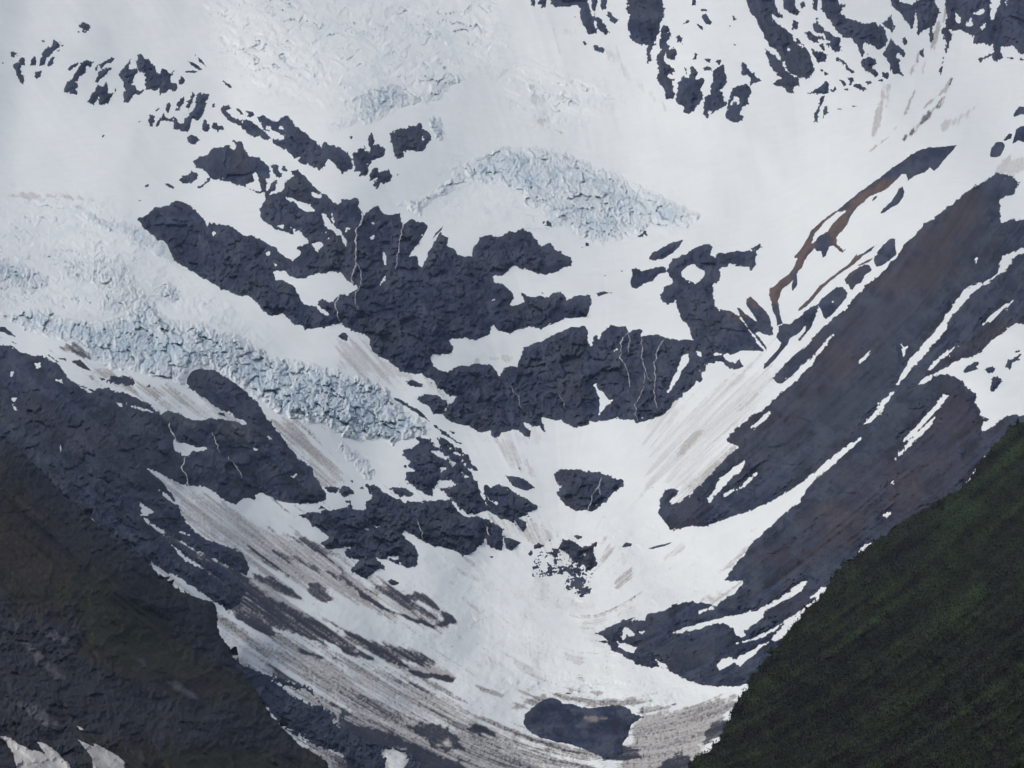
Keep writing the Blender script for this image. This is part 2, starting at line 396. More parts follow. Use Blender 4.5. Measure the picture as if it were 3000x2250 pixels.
YS = YB + N1 * 42 + N2S * 3.5 + N3 * (.35 + .5 * sstep(1200, 1700, V)) + N4 * .07
YS = YS + CREV * (steps * 3.0 + CR * 6.5)
YS = YS + sstep(1250, 1700, V) * np.exp(-((U - 1700) / 600) ** 2) * (facets(U / 30 + N3 * .4, V / 20 + N3 * .3, 251) * 1.6 + facets(U / 11, V / 8, 253) * .6) * sstep(-.3, .5, NZ)
YS = YS - DIRT * (LICM * .8 + LICB * 1.2) - LICB * .25 - LICM * .06
lump = sstep(1300, 2000, V)
YS = YS + fbm(U / 260 + .3 * N1, V / 120, 2, 271) * 5 - lump * fbm(U / 28, V / 22, 4, 95) * .9
SNOWCOL = snow_colour(DIRT)
SNOWCOL = mix(SNOWCOL, rgb(.60, .70, .76), (CREV * sstep(.1, .7, NZ + .3 * N3) * .55)[..., None])
SNOWCOL = mix(SNOWCOL, rgb(.30, .39, .47), (np.clip(CR, 0, 1) * .85)[..., None])
SNOWCOL = SNOWCOL * (1 + .02 * NZ[..., None])
# blue-tinted thin snow over ice
FAC = facets(U / 66 + N3 * .45, V / 52 + N2 * .4, 221) * 9 + facets(U / 25 + N3 * .3, V / 19 + UV_J * .25, 225) * 4.6 + facets(U / 10.5 + UV_J * .3, V / 8 + N4 * .25, 229) * 1.9
GUL = ridged(U / 105 + N3 * .35 + N2 * .5, V / 270 + N2 * .3, 4, 261)                  # near-vertical gullies of the cliffs
GULR = ridged((U * .7 + V * .72) / 95 + N3 * .2 + N2 * .4, (U * .7 - V * .7) / 700, 4, 265)  # gullies of the right-hand slope
PUSH = np.zeros_like(U)                                                # the snow lies deeper where rock breaks through
YF = YS.copy()                                                            # frontmost ground so far

# ------------------------------------------------------------------ rock
def rock_colour(s, tint=None, light=1.0, grain=1.0, fac=None):
    u, v = U[s], V[s]
    n = fbm(u / 70, v / 60, 4, 101) ; m = fbm(u / 18, v / 14, 3, 105)
    base = rgb(.017, .030, .070) * light
    c = np.repeat(base[None, None], u.shape[0], 0).repeat(u.shape[1], 1)
    c = c * (1 + .55 * n + .45 * m + .36 * N4[s] + (.10 * LICF[s] + .13 * LICM[s]) * max(grain, .6) * (1.6 if grain > 1.5 else 1) + (.16 * np.clip(LICB[s], -2, 2) if grain > 1 else 0) + .35 * np.clip(fbm(u / 5.5, v / 5, 2, 107), -1, 1))[..., None]
    if grain > 1: c = mix(c, rgb(.056, .064, .078), (sstep(.3, 1.8, LICB[s] * .7 + LICM[s] * .5) * .5 * sstep(-.3, .3, N2[s]))[..., None])
    c = mix(c, rgb(.052, .064, .096), (sstep(.8, 2.0, LICF[s] * .75 + LICM[s] * .35 + .6 * UV_K[s]) * .55 * min(grain, 1.5))[..., None])
    led = ridged(u / 70 + N2[s], v / 15 + N3[s] * .9 + u / 90, 3, 241)
    c = mix(c, rgb(.075, .088, .120), (sstep(.42, .75, led) * .7 * sstep(-.2, .4, n + .3 * m) * (1.2 - .4 * min(grain, 1.5)))[..., None])
    if fac is None or fac < .3: c = mix(c, rgb(.050, .058, .080), (sstep(.25, .7, GUL[s] if fac is None else GULR[s]) * .35)[..., None])
    c = c * (1 - .45 * sstep(.55, .8, ridged(u / 33 + N3[s], v / 48 + N2[s], 3, 245)))[..., None]
    c = mix(c, rgb(.054, .066, .096), (sstep(.2, .7, R2[s] + .25 * UV_K[s]) * .8 * sstep(-.35, .4, n))[..., None])
    c = mix(c, rgb(.036, .036, .052), (sstep(.1, .6, fbm(u / 160, v / 130, 3, 111)) * .5)[..., None])
    if tint is not None: c = mix(c, tint[0], tint[1][..., None])
    return np.clip(c, .008, 1)
def pieces(k):
    fk = k[:-1, :-1] | k[1:, :-1] | k[:-1, 1:] | k[1:, 1:]
    lab = np.where(fk, np.arange(1, fk.size + 1).reshape(fk.shape), 0)
    while True:
        n = lab.copy()
        for ax in (0, 1):
            for rev in (False, True):
                a = np.flip(n, ax) if rev else n
                a = a.copy()
                if ax == 0:
                    for j in range(1, a.shape[0]): a[j] = np.where(a[j] > 0, np.where(a[j - 1] > 0, np.maximum(a[j], a[j - 1]), a[j]), 0)
                else:
                    for j in range(1, a.shape[1]): a[:, j] = np.where(a[:, j] > 0, np.where(a[:, j - 1] > 0, np.maximum(a[:, j], a[:, j - 1]), a[:, j]), 0)
                n = np.flip(a, ax) if rev else a
        if (n == lab).all(): break
        lab = n
    return len(np.unique(lab[lab > 0]))
def rock(name, label, cat, solid, holes="", jag=3.4, group=None, kind=None, relief=1.0, lift=1.6, tints=(), grain=1.0, light=1.0, mixm="", fac=None):
    ps = polys(solid); hs = polys(holes) if holes else []
    pad = 18 if kind else 46
    jag = jag * 1.3 if jag >= 2.9 else jag
    mx = polys(mixm) if mixm else []
    s, f = field(ps + mx, hs, pad) if not mx else field(ps, hs, pad)
    if mx:
        s2, g = field(mx, (), 20)
        S = slc(ps + mx, pad); F = np.full(U[S].shape, -60., np.float32)
        def put(sl, arr, fn):
            j0 = sl[0].start - S[0].start; i0 = sl[1].start - S[1].start
            a0, b0 = max(j0, 0), max(i0, 0); a1, b1 = min(j0 + arr.shape[0], F.shape[0]), min(i0 + arr.shape[1], F.shape[1])
            w = (slice(a0, a1), slice(b0, b1)); F[w] = fn(F[w], arr[a0 - j0:a1 - j0, b0 - i0:b1 - i0])
        put(s, f, np.maximum)
        uu, vv = U[s2], V[s2]
        spk = (ridged(uu / 22, vv / 9 + UV_J[s2], 3, 121) * .7 + fbm(uu / 70, vv / 60, 3, 123) * .7 + .1 * UV_K[s2] - .22) * 9
        put(s2, np.minimum(g, spk), np.maximum)
        s, f = S, F
    u, v = U[s], V[s]
    f = f + jag * (1.2 * UV_J[s] + 0.85 * UV_K[s]) + .55 * (np.clip(LICF[s], -2, 2)) * grain * min(jag / 3.4, 1.6)
    f = np.where((f > 0) & (f < 26), np.minimum(f, (.62 - fbm(u / 15, v / 11, 3, 231)) * 22 + f * .45), f) if jag > 2.9 else f
    keep = f > -3.2
    if not kind:                                                # one connected rock: it carries on under the snow between its tips
        for K in (3.2, 7, 11, 16, 22, 30, 38, 46):
            keep = f > -K
            if pieces(keep) == 1: break
    h = np.where(f > 0, lift * (1 - np.exp(-np.maximum(f, 0) / 6.0)), f * .55)
    ins = sstep(0, 22, f)
    rel = (R1[s] * 6 - 1 + (GUL[s] * 9 if fac is None else GULR[s] * 5 if fac < .3 else 0) + R2[s] * 3.0 + 1.45 * FAC[s] * (fac if fac is not None else 1) + N4[s] * .6 + LICM[s] * .7 * grain + LICF[s] * .25 * grain + (LICB[s] * 1.6 if grain > 1 else 0)) * relief
    smooth_y = YB[s] + N1[s] * 42 + N2S[s] * 3.5
    y = mix(YS[s], smooth_y, ins) - h - 1.5 * ins - rel * ins
    y = np.where(f > 0, np.where(f < 30, np.minimum(y, YS[s] - .25 * np.minimum(f, 4)), y), YS[s] - h)
    PUSH[s] = np.maximum(PUSH[s], 16 * relief * sstep(2, 18, f) + 6 * sstep(12, 40, f))
    c = rock_colour(s, None, light, grain, fac)
    for tc, soft, ts, amt in tints:
        for p in polys(ts):
            w = sdf(p, u, v) + soft * (UV_J[s] + NZ[s] * 1.2)
            c = mix(c, rgb(*tc) * (1 + .25 * UV_J[s] + .12 * LICM[s])[..., None], (sstep(-soft, soft, w) * amt)[..., None])
    o = grid_obj(name, s, y, keep, c, M_ROCK)
    YF[s] = np.where(f > 0, np.minimum(YF[s], y), YF[s])
    if kind: tag(o, label, None, None, kind)
    else: tag(o, label, cat, group)
    return o
BROWN = (.105, .075, .060); OLIVE = (.034, .032, .030); PURPLE = (.034, .031, .040); SOIL = (.055, .045, .044); BLUEG = (.028, .042, .064)
EDGE = 2200
# ---- great slopes that belong to the valley itself
rock("mountain_slope", "dark slate mountainside streaked with long snow gullies", None,
 "C 1970,1165 2030,1120 2090,1130 2140,1150 2180,1180 2160,1220 2150,1260 2100,1265 2055,1300 2050,1360 2060,1445 2110,1420 2150,1425 2212,1425 F 2212,100 I 2212,2000 1200,1700 500,1300 425,1118 300,1135 200,1132 130,1120 60,1100 0,1078 H 2160,1050 2110,1015 2060,1010 1970,1005 1900,980 1830,930 1790,908 1730,885 1745,870 1720,850 1670,845 1660,828 1720,835 1700,805 1650,788 1700,770 1760,735 1800,710 1885,690 1880,708 1960,695 1990,655 2080,640 2150,600 2212,588 I 60,580 120,588 180,590 210,610 260,572 330,530 385,480 395,435 350,450 290,445 270,440 300,400 350,330 410,260 440,200 500,150 560,100 620,40 F 700,1640 760,1590 800,1520 880,1430 940,1380 1020,1310 1110,1240 1165,1175 1165,1165 1100,1210 1000,1280 900,1360 820,1430 740,1490 650,1540 560,1600 480,1630 430,1655 I 130,100 60,88 0,105 H 2150,118 2110,95 2090,60 2060,10 E 2065,1575 2100,1520 2140,1505 2190,1520 2180,1545 2130,1590 2140,1610 2212,1590 F 0,1580 60,1530 150,1450 240,1350 360,1235 320,1215 285,1205 285,1180 310,1150 350,1120 430,1040 500,1010 550,970 600,920 640,880 700,840 760,780 820,720 860,680 880,640 930,570 980,515 980,505 940,530 900,580 860,630 800,690 740,740 700,790 640,830 620,835 590,790 640,720 700,660 740,630 800,580 850,530 900,470 980,400 1050,350 1120,260 1200,180 1300,100 1385,10 C 1400,1640 1440,1580 1500,1530 1560,1460 1640,1410 1700,1350 1780,1300 1840,1240 1900,1200",
 "F 2150,-30 2070,0 2060,60 2040,110 1990,150 1940,175 1880,190 1830,210 1800,250 1770,290 1740,340 1710,380 1690,420 1650,470 1600,530 1550,580 1510,630 1470,670 1440,720 1410,770 1395,820 1380,860 1400,830 1430,790 1480,735 1520,690 1560,645 1610,590 1660,535 1705,475 1725,410 1775,350 1825,300 1875,240 1955,185 2045,125 2115,75 2125,30 2180,-20 2212,-40 2190,-50; F 1370,885 1340,890 1320,920 1290,940 1270,980 1230,1030 1190,1070 1170,1092 1210,1080 1250,1045 1290,1005 1335,940; F 1785,578 1740,600 1680,640 1630,690 1590,730 1567,752 1610,735 1660,685 1720,645; F 2145,288 2100,310 2040,350 1990,390 1945,445 2000,420 2050,375 2100,330; F 2212,425 2140,440 2090,490 2040,520 1980,570 1940,620 1880,650 1800,670 1740,700 1680,740 1600,775 1540,810 1530,833 1600,802 1620,777 1700,765 1750,778 1810,800 1830,840 1880,880 1910,910 1895,950 1930,1000 1940,1040 1980,1060 1940,1085 1940,1135 2000,1110 2060,1060 2120,1030 2212,1010; F 1690,892 1650,950 1620,990 1560,1060 1500,1120 1440,1175 1428,1205 1480,1180 1550,1112 1620,1025 1680,965 1718,905; F 1638,1038 1560,1105 1490,1175 1420,1255 1380,1312 1440,1262 1540,1165 1600,1110; F 1218,613 1180,640 1140,680 1145,700 1190,662; F 1415,565 1430,590 1455,590 1430,650; F 490,1400 430,1440 370,1500 340,1525 400,1495 450,1450; F 335,1505 290,1530 257,1560 300,1550; F 1370,1452 1345,1470 1338,1492 1365,1475; I 1355,0 1300,10 1300,25 1325,42; I 1220,195 1170,215 1140,262 1160,265 1200,230; I 800,450 760,460 720,490 670,530 610,570 540,610 480,640 400,655 300,680 200,700 100,728 0,755 H 2212,762 2150,785 2212,782 I 0,775 60,772 150,738 200,722 290,725 330,760 345,800 380,810 410,805 400,770 440,740 500,700 540,640 600,600 700,550 760,515 790,480; I 980,468 900,490 840,540 830,555 870,550 860,575 800,610 740,660 670,700 600,750 530,780 480,808 420,833 340,852 420,838 480,822 545,795 605,755 660,718 640,760 590,800 575,835 620,830 680,790 740,722 800,645 860,592 930,545 980,500; I 560,840 500,860 450,900 380,930 340,960 320,935 250,960 220,1000 240,1020 300,1000 340,975 370,995 400,970 450,940 500,880 550,853; I 100,640 180,620 230,620 190,635 110,652; H 1815,815 1830,750 1860,755 1910,790 1900,800 1850,800 1830,830; H 1810,880 1790,840 1870,870 1920,870 1890,910 1840,905; H 2040,960 2100,990 2110,1010 2070,1000; F 1910,0 1900,20 1902,40 1915,10; F 200,1560 180,1590 160,1570 215,1510 220,1470 260,1425 330,1375 400,1325 410,1335 370,1400 300,1450 250,1510; F 1960,1300 1900,1390 1840,1470 1810,1500 1850,1480 1920,1390; F 560,1000 500,1060 440,1115 500,1090 580,1020; H 1985,760 1930,782 1960,785",
 jag=3.0, kind="structure", relief=.75, grain=1.6, fac=.22, lift=1.6, light=.85,
 tints=[(SOIL,30,"C 1900,1250 1750,1300 1650,1450 1500,1600 1700,1640 1900,1500;F 1400,0 1200,180 1500,300 1750,100 1600,0",.6),(PURPLE,60,"F 900,400 1700,100 1500,400 1200,800 700,1200 300,1400 700,800;C 1900,1300 2000,1659 F 1500,300 1200,0;F 1700,760 1950,1000 2000,1300 1600,1659 I 1300,100 900,400 500,300 F 900,1600 1400,1100",.5),(SOIL,40,"F 980,650 1080,640 1060,800 960,760;F 2212,280 2000,440 1800,600 1850,660 2100,480 2212,430;I 900,20 1080,0 1060,130 950,140;F 1350,1400 1600,1400 1560,1520 1400,1530;I 760,260 860,240 840,320",.5),(BLUEG,35,"F 1400,560 1100,850 800,1050 1000,1100 1200,1000 1380,850 1420,650;F 1700,800 1400,1100 1150,1200 1250,1120 1600,820;F 1000,1150 700,1400 500,1600 700,1450",.6)])
rock("rocky_valley_side", "dark slabby valley side below the lower icefall", None,
 "D 0,520 60,575 110,600 160,630 230,650 260,645 310,660 370,700 410,740 440,790 500,830 560,850 600,870 640,860 700,855 740,870 800,890 870,910 910,930 960,950 990,980 1040,1025 1090,1005 1150,1015 1250,1055 1330,1060 1400,1050 1480,1065 1560,1085 1620,1092 1550,1060 1480,1020 1400,980 1330,930 1260,880 1215,850 1205,800 1240,745 1300,732 1400,735 1440,765 1500,800 1560,850 1610,890 1660,940 1700,985 1710,1030 1760,1080 1830,1170 1870,1230 1940,1320 2020,1370 2050,1450 2080,1490 2120,1540 2110,1580 2060,1600 1960,1610 1880,1600 1800,1590 1740,1550 1700,1535 1660,1550 1650,1580 1580,1575 1530,1610 1480,1590 1400,1540 1340,1500 1290,1488 1250,1495 1180,1480 1100,1440 1040,1410 960,1380 1000,1420 1070,1480 1120,1550 1150,1620 G 1180,20 1230,90 1290,150 1350,180 1440,210 1520,240 1570,260 1600,310 1610,350 1605,420 1520,380 1400,310 1290,260 1200,210 1090,150 1040,110 960,60 900,8 1000,105 1080,160 1150,210 1300,300 1450,370 1560,440 1600,500 1550,600 1450,640 1385,620 1380,600 1400,700 1200,900 600,1100 0,1100",
 "D 1120,1180 1150,1210 1200,1215 1260,1240 1340,1235 1350,1255 1300,1265 1250,1265 1215,1300 1170,1280 1125,1250; D 1150,1015 1200,1025 1255,1058 1210,1050; D 230,695 260,690 270,715 240,725; D 360,800 400,800 405,822 370,812; D 75,920 105,920 90,950 75,935; D 525,850 560,855 612,892 570,880; D 750,945 790,955 795,975 770,970; D 820,955 880,972 960,998 1000,1015 920,1000 850,980; D 910,1600 960,1632 1000,1659 G 960,20 925,20; D 1890,1430 1920,1415 1910,1440; D 1650,1250 1680,1250 1665,1258; D 1730,1170 1770,1180 1810,1210 1760,1195; G 965,350 985,312 1020,350 1060,380 1130,410 1200,450 1280,510 1350,560 1440,610 1480,650 1460,660 1400,620 1350,575 1230,540 1130,490 1040,430; G 1100,195 1160,250 1200,290 1290,340 1380,400 1440,450 1370,410 1280,350 1190,305 1150,260; G 1150,120 1230,150 1235,162 1180,142; D 70,760 85,750 80,780 65,785; D 75,950 110,1000 95,998; G 580,40 600,45 620,75 600,70; D 1030,1510 1100,1560 1130,1600 1080,1570; D 1480,1010 1560,1075 1540,1078",
 jag=3.0, kind="structure", relief=.85, grain=1.4, fac=.75, lift=1.6, light=.9,
 tints=[(OLIVE,40,"D 0,1100 200,1250 400,1450 600,1659 G 900,300 0,300 D 0,1400",.5),(PURPLE,50,"D 150,950 700,1050 900,1400 500,1300",.5),((.10,.105,.115),18,"D 850,1080 1000,1090 1060,1140 900,1160;D 20,1050 250,1200 240,1220 60,1100;D 1050,1010 1300,1060 1250,1100 1100,1080;D 1400,1080 1650,1120 1600,1200 1450,1150;G 900,200 760,120 800,60 860,150",.5)])
EDGE = 160
rock("scree_slope", "dark gravel scree between the two snow fans at the valley bottom", None,
 "G 1480,880 1560,975 1620,1010 1720,1045 1800,1075 1900,1105 1990,1130 2000,1140 2050,1200 2110,1275 2212,1330 H 60,1400 100,1440 200,1480 300,1520 400,1540 500,1600 640,1659 200,1659 G 2212,1560 2120,1540 2020,1505 1930,1445 1830,1385 1760,1300 1640,1200 1500,1000",
 "G 1770,1100 1900,1140 2000,1160 2125,1275 2000,1240 1900,1190;G 2150,1330 2212,1350 H 0,1400 G 2180,1380;H 250,1540 320,1530 420,1560 430,1620 330,1659 280,1600", jag=6.0, kind="structure", relief=.5, grain=.8, lift=1.5)
# ---- central cliffs and the outcrops round them
rock("rock_cliff", "huge dark cliff of the central rock step below the blue icefall", "cliff",
 "A 885,1422 920,1410 960,1385 1000,1350 1060,1335 1100,1330 1105,1310 1140,1298 1200,1315 1230,1330 1270,1365 1300,1390 1330,1440 1345,1475 1360,1440 1390,1450 1440,1460 1480,1455 1530,1490 1580,1520 1650,1530 1700,1560 1760,1590 1800,1620 1820,1650 D 1880,15 1900,28 1930,5 A 1950,1640 1920,1600 1960,1590 2000,1580 1985,1540 1940,1490 1900,1515 1830,1500 1780,1480 1720,1440 1685,1400 1690,1340 1720,1280 1760,1258 1835,1240 1850,1180 1880,1160 1900,1140 1885,1110 1930,1100 1960,1130 2000,1170 2025,1200 2060,1235 2110,1260 2150,1300 2180,1320 2212,1315 B 0,1290 40,1290 100,1280 125,1305 110,1340 135,1375 140,1390 200,1350 225,1335 260,1370 280,1385 320,1395 380,1380 385,1430 400,1460 430,1425 475,1420 490,1440 530,1435 560,1475 540,1510 510,1570 480,1600 450,1640 440,1659 E 490,0 500,50 520,70 550,30 560,0 B 560,1640 600,1580 640,1500 690,1545 690,1600 730,1620 760,1650 850,1659 850,1640 860,1600 900,1540 960,1525 1000,1530 1050,1530 1090,1500 1130,1500 1180,1480 1230,1510 1270,1560 1275,1590 1350,1578 1390,1610 1440,1650 E 1490,10 1490,60 1440,75 1380,110 1320,125 1240,100 1180,85 1110,65 1080,90 1050,130 980,133 1000,170 1060,190 1110,235 1115,280 1090,320 1140,325 1185,290 1165,250 1185,240 1200,258 1250,260 1330,265 1370,240 1420,232 1450,245 1465,290 1520,260 1570,260 1600,247 1618,250 1618,300 1610,350 1590,395 1540,395 1500,400 1450,405 1410,430 1340,450 1290,470 1240,460 1180,465 1130,480 1090,500 1050,500 1010,490 990,450 970,460 960,510 930,525 870,545 820,535 740,530 690,545 735,595 700,635 640,640 600,640 580,660 600,710 640,750 690,745 760,710 810,700 815,715 860,700 920,700 980,710 1000,740 1025,780 1045,765 1050,720 1110,715 1140,720 1150,680 1175,640 1180,600 1220,570 1280,560 1340,525 1400,500 1470,470 1510,455 1580,455 1600,500 1600,560 1620,580 1640,520 1660,500 1665,545 1685,500 1720,465 1760,450 1840,460 1860,490 1940,470 1945,520 2000,510 2060,510 2100,530 2150,540 2212,540 F 20,545 60,540 50,500 30,430 0,425 E 2200,390 2175,340 2170,290 2110,310 2065,280 2070,250 2090,200 2140,180 2140,140 2110,110 2110,80 2150,20 C 20,1640 80,1610 140,1580 165,1578 190,1590 185,1650 F 215,15 C 230,1635 250,1642 270,1640 340,1625 420,1630 450,1625 440,1605 495,1580 520,1600 480,1630 F 475,20 470,60 440,105 425,70 330,65 310,50 235,85 250,120 240,160 200,185 195,250 210,310 225,345 290,350 330,360 370,400 410,450 440,495 480,560 515,600 545,612 500,620 440,620 400,612 340,625 290,640 240,625 190,640 260,645 290,680 340,695 370,665 395,715 330,745 300,720 270,695 220,682 160,700 150,760 110,740 130,800 110,815 90,810 60,860 0,890 E 2212,905 2150,950 2110,1010 2060,1040 2000,1060 1940,1080 1910,1080 1870,1055 1800,1055 1700,1065 1640,1080 1610,1070 1600,1100 1560,1115 1480,1100 1420,1065 1370,1060 1300,1050 1310,1100 1320,1135 1300,1130 1290,1095 1230,1110 1220,1180 1190,1165 1150,1130 1100,1130 1040,1145 1020,1170 990,1175 965,1160 970,1125 910,1150 880,1140 860,1120 800,1100 750,1090 700,1070 665,1045 665,1015 690,970 750,915 755,908 700,908 660,870 620,850 600,810 560,790 500,755 470,770 430,755 380,740 330,700 300,680 250,650 210,630 190,590 180,540 150,510 110,490 60,480 20,455 D 2212,430 2150,450 2060,470 1980,475 1960,450 1900,440 1860,400 1830,375 1760,390 1700,350 1640,280 1610,255 1550,265 1480,230 1420,205 1370,175 1290,130 1190,70 1120,30 A 1110,1655 1080,1590 1060,1570 1010,1560 990,1525 940,1490 905,1440",
 "D 1775,105 1800,97 1850,100 1890,140 1960,145 2050,120 2150,100 2212,110 E 40,160 90,190 110,215 60,235 40,260 0,250 D 2200,250 2160,290 2140,300 2090,275 2065,290 2060,320 2100,350 2135,370 2130,385 2080,365 2040,320 1990,320 1950,290 1925,230 1900,190 1840,160 1790,150; A 1840,1270 1900,1290 1960,1310 2010,1330 2040,1370 1980,1370 1940,1340 1900,1310 1860,1290; A 2085,1385 2110,1385 2140,1440 2180,1470 2212,1500 B 10,1540 A 2212,1530 2160,1500 2110,1460; A 2015,1245 2080,1270 2085,1285 2040,1280; A 2150,1385 2170,1430 2165,1450 2150,1420; A 1780,1455 1840,1460 1835,1475 1790,1470; A 1730,1600 1755,1640 1740,1655; A 1885,1475 1912,1490 1905,1500; B 180,1540 215,1525 210,1550; B 25,1475 50,1480 30,1510; B 0,1520 30,1560 45,1620 20,1590; B 195,1440 212,1440 205,1452; E 265,0 280,55 292,55 290,0 B 280,1640; E 238,195 275,140 290,118 280,160 255,190; F 0,100 60,45 80,50 100,85 150,90 140,130 80,180 20,150 0,140 E 2200,120; F 0,640 35,635 45,670 20,715 0,735 E 2180,800 2150,850 2118,885 2130,830 2170,760; F 90,620 120,620 115,650 95,640; E 1622,815 1650,835 1665,870 1690,885 1720,920 1758,935 1720,965 1700,1000 1665,1030 1675,985 1672,930 1650,860; E 1755,610 1785,605 1770,620; E 950,288 985,288 970,295; E 1940,1050 1960,1045 1950,1060; E 620,765 645,765 635,775; F 345,330 370,350 400,400 430,450 438,490 415,455 380,410 350,360; F 470,500 500,560 545,600 548,530 520,510; D 1572,85 1595,85 1590,92; D 1765,40 1795,62 1785,65; A 1375,1505 1395,1510 1385,1530; A 1720,1620 1740,1655 1730,1655; E 1165,1065 1200,1080 1240,1100 1225,1130 1190,1105; A 2080,1500 2110,1508 2090,1512; A 2110,1545 2140,1540 2125,1550;A 2020,1580 2070,1575 2100,1585 2060,1635 2040,1620",
 jag=3.0, relief=1.15, grain=.5, tints=[(BROWN,16,"F 230,345 290,345 340,360 380,420 330,400 260,365",.8),(PURPLE,30,"A 1900,1110 2000,1180 2060,1300 1980,1340 1850,1260",.4)])
rock("rock_outcrop", "cone of dark rock with a brown top beside the ravine, right of the central cliff", "rock outcrop",
 "F 345,328 370,335 400,370 440,400 480,425 470,395 430,350 405,310 415,280 440,262 480,300 520,340 560,390 580,460 590,512 560,515 530,510 500,490 475,500 545,590 545,612 500,560 460,510 430,480 410,440 370,385",
 tints=[(BROWN,10,"F 405,260 440,258 500,310 490,350 440,320 405,315;F 340,325 375,330 420,400 380,390",.8)], jag=2.4)
def outcrop(label, solid, holes="", **k):
    k.setdefault("group", None)
    return rock("rock_outcrop", label, k.pop("cat", "rock outcrop"), solid, holes, **k)
SPIRE = "rock outcrops in the upper left snow"
outcrop("scatter of tiny dark rock tips high on the snow, upper left", "A 515,165 550,143 590,160 585,185 560,215 530,215 545,192 515,180;A 490,205 515,200 510,213", jag=3.5, group=SPIRE)
outcrop("slim slanting rock rib with broken rocks below, near the left edge", "A 345,255 388,270 375,310 330,350 300,400 270,430 250,425 262,380 275,345 305,310 340,285;A 200,395 228,355 245,395 235,425 205,415;A 310,410 335,370 355,375 335,420 315,425;A 215,500 235,465 270,452 262,490 235,520;A 375,330 412,288 400,310 385,335;A 268,270 295,255 285,270", group=SPIRE)
outcrop("thin broken rock string at the far left edge of the snow", "A 65,350 90,322 105,350 95,375 75,370;A 85,410 120,400 140,372 165,380 160,430 130,445 135,480 160,500 150,545 130,540 115,490 95,450;A 10,405 22,408 15,415;A 8,350 18,350 12,358", group=SPIRE)
outcrop("Y-shaped rock rib left of the twin rock ribs", "A 520,420 550,385 605,400 600,440 560,430 550,470 520,500 490,530 500,610 465,615 450,590 410,600 415,560 450,520 480,480 500,450;A 430,450 450,430 500,410 495,425 455,455;A 555,535 568,532 562,545", group=SPIRE)
outcrop("two short slanting rock slabs above the forked outcrop", "A 645,420 680,387 740,378 735,400 690,415 650,448;A 612,530 640,480 655,450 690,440 742,430 710,460 675,500 640,530;A 612,440 632,430 620,455", group=SPIRE)
outcrop("fork-legged rock outcrop left of the big notched outcrop", "A 570,660 590,610 635,550 670,560 690,530 700,575 690,610 720,600 750,575 755,590 710,640 700,680 640,680 640,620 625,650 605,685", group=SPIRE)
outcrop("big notched rock outcrop with an oval snow window, upper left", "A 850,375 840,420 835,450 850,455 890,440 882,400 890,355 915,343 935,375 960,380 1000,430 1015,470 1035,470 1045,435 1085,455 1100,480 1130,455 1125,480 1105,510 1110,530 1140,540 1155,570 1130,595 1095,580 1065,600 1035,625 1030,600 1030,580 1000,585 960,582 930,590 915,605 870,615 850,640 835,665 800,665 798,630 805,580 800,530 778,500 780,470 800,440;A 1155,520 1175,490 1205,515 1195,535 1160,545", "A 850,540 895,455 925,470 940,500 940,560 935,585 905,590 880,570 850,545", group=SPIRE)
outcrop("knife-thin rock slivers on the snow crest, right of the notched outcrop", "A 1235,320 1265,355 1300,378 1340,435 1290,402 1275,370;A 1210,395 1240,400 1290,430 1310,450 1290,455 1240,425;A 1200,465 1250,455 1280,465 1260,472 1205,470;A 1437,513 1480,540 1505,568 1490,570 1460,545", group=SPIRE, jag=1.8)
outcrop("ragged cluster of rock teeth below the snow crest", "A 1275,605 1300,598 1355,615 1340,650 1330,700 1300,770 1270,790 1250,770 1230,820 1215,855 1180,855 1165,830 1145,840 1125,835 1120,780 1135,755 1160,800 1190,800 1200,770 1240,730 1260,690 1270,650;A 1140,720 1145,670 1190,630 1195,660 1160,720;A 1205,690 1210,650 1240,640 1245,670 1220,715;A 1232,630 1245,605 1262,610 1250,645;A 1075,680 1100,660 1105,685 1085,730 1070,710;A 1010,712 1050,682 1045,705 1015,718;A 955,780 970,742 1005,750 1000,790 985,822 960,815;A 1010,820 1015,790 1045,765 1060,730 1075,760 1100,770 1125,760 1120,785 1080,785 1040,780 1025,815;A 890,790 910,785 900,800", group=SPIRE)
outcrop("pair of small pointed rocks right of the ragged rock teeth", "A 1290,860 1310,820 1330,768 1362,810 1350,858 1320,852;A 1378,820 1390,795 1440,820 1448,835 1405,855;A 1375,690 1388,670 1385,695", group=SPIRE)
outcrop("small lone rock under the ragged rock teeth", "A 1215,890 1240,868 1290,895 1270,935 1240,938 1210,910", group=SPIRE)
outcrop("tiny rock fleck alone in the wide left snowfield", "A 658,885 672,870 680,878 665,893", jag=1.2, group=SPIRE)
outcrop("long rocky arete stepping down right beneath the snow crest", "A 1432,710 1450,685 1480,682 1500,700 1470,720 1480,740 1530,770 1570,790 1600,775 1650,800 1700,840 1750,880 1765,905 1720,902 1680,882 1650,895 1610,870 1590,850 1545,815 1500,795 1465,770 1435,735;A 1530,700 1560,705 1600,755 1560,745;A 1580,710 1640,725 1660,745 1630,757 1600,735;A 1660,755 1710,750 1770,790 1800,790 1830,765 1860,742 1890,780 1920,820 1970,850 2010,890 2060,920 2085,960 2090,940 2110,925 2150,940 2212,950 B 0,970 40,985 62,1030 75,1080 70,1100 40,1100 5,1128 A 2205,1110 2180,1080 2160,1050 2130,1035 2115,1050 2100,1080 2070,1108 2020,1085 1990,1060 1960,1075 1935,1040 1945,1020 1905,1025 1870,985 1815,950 1770,925 1760,905 1820,900 1840,885 1810,860 1780,850 1760,850 1710,845 1690,800;A 1700,945 1730,938 1720,950", "A 1730,815 1760,820 1765,850 1735,850;A 1810,820 1845,825 1835,835 1805,840;A 1815,885 1840,880 1840,900 1820,902", group=SPIRE)
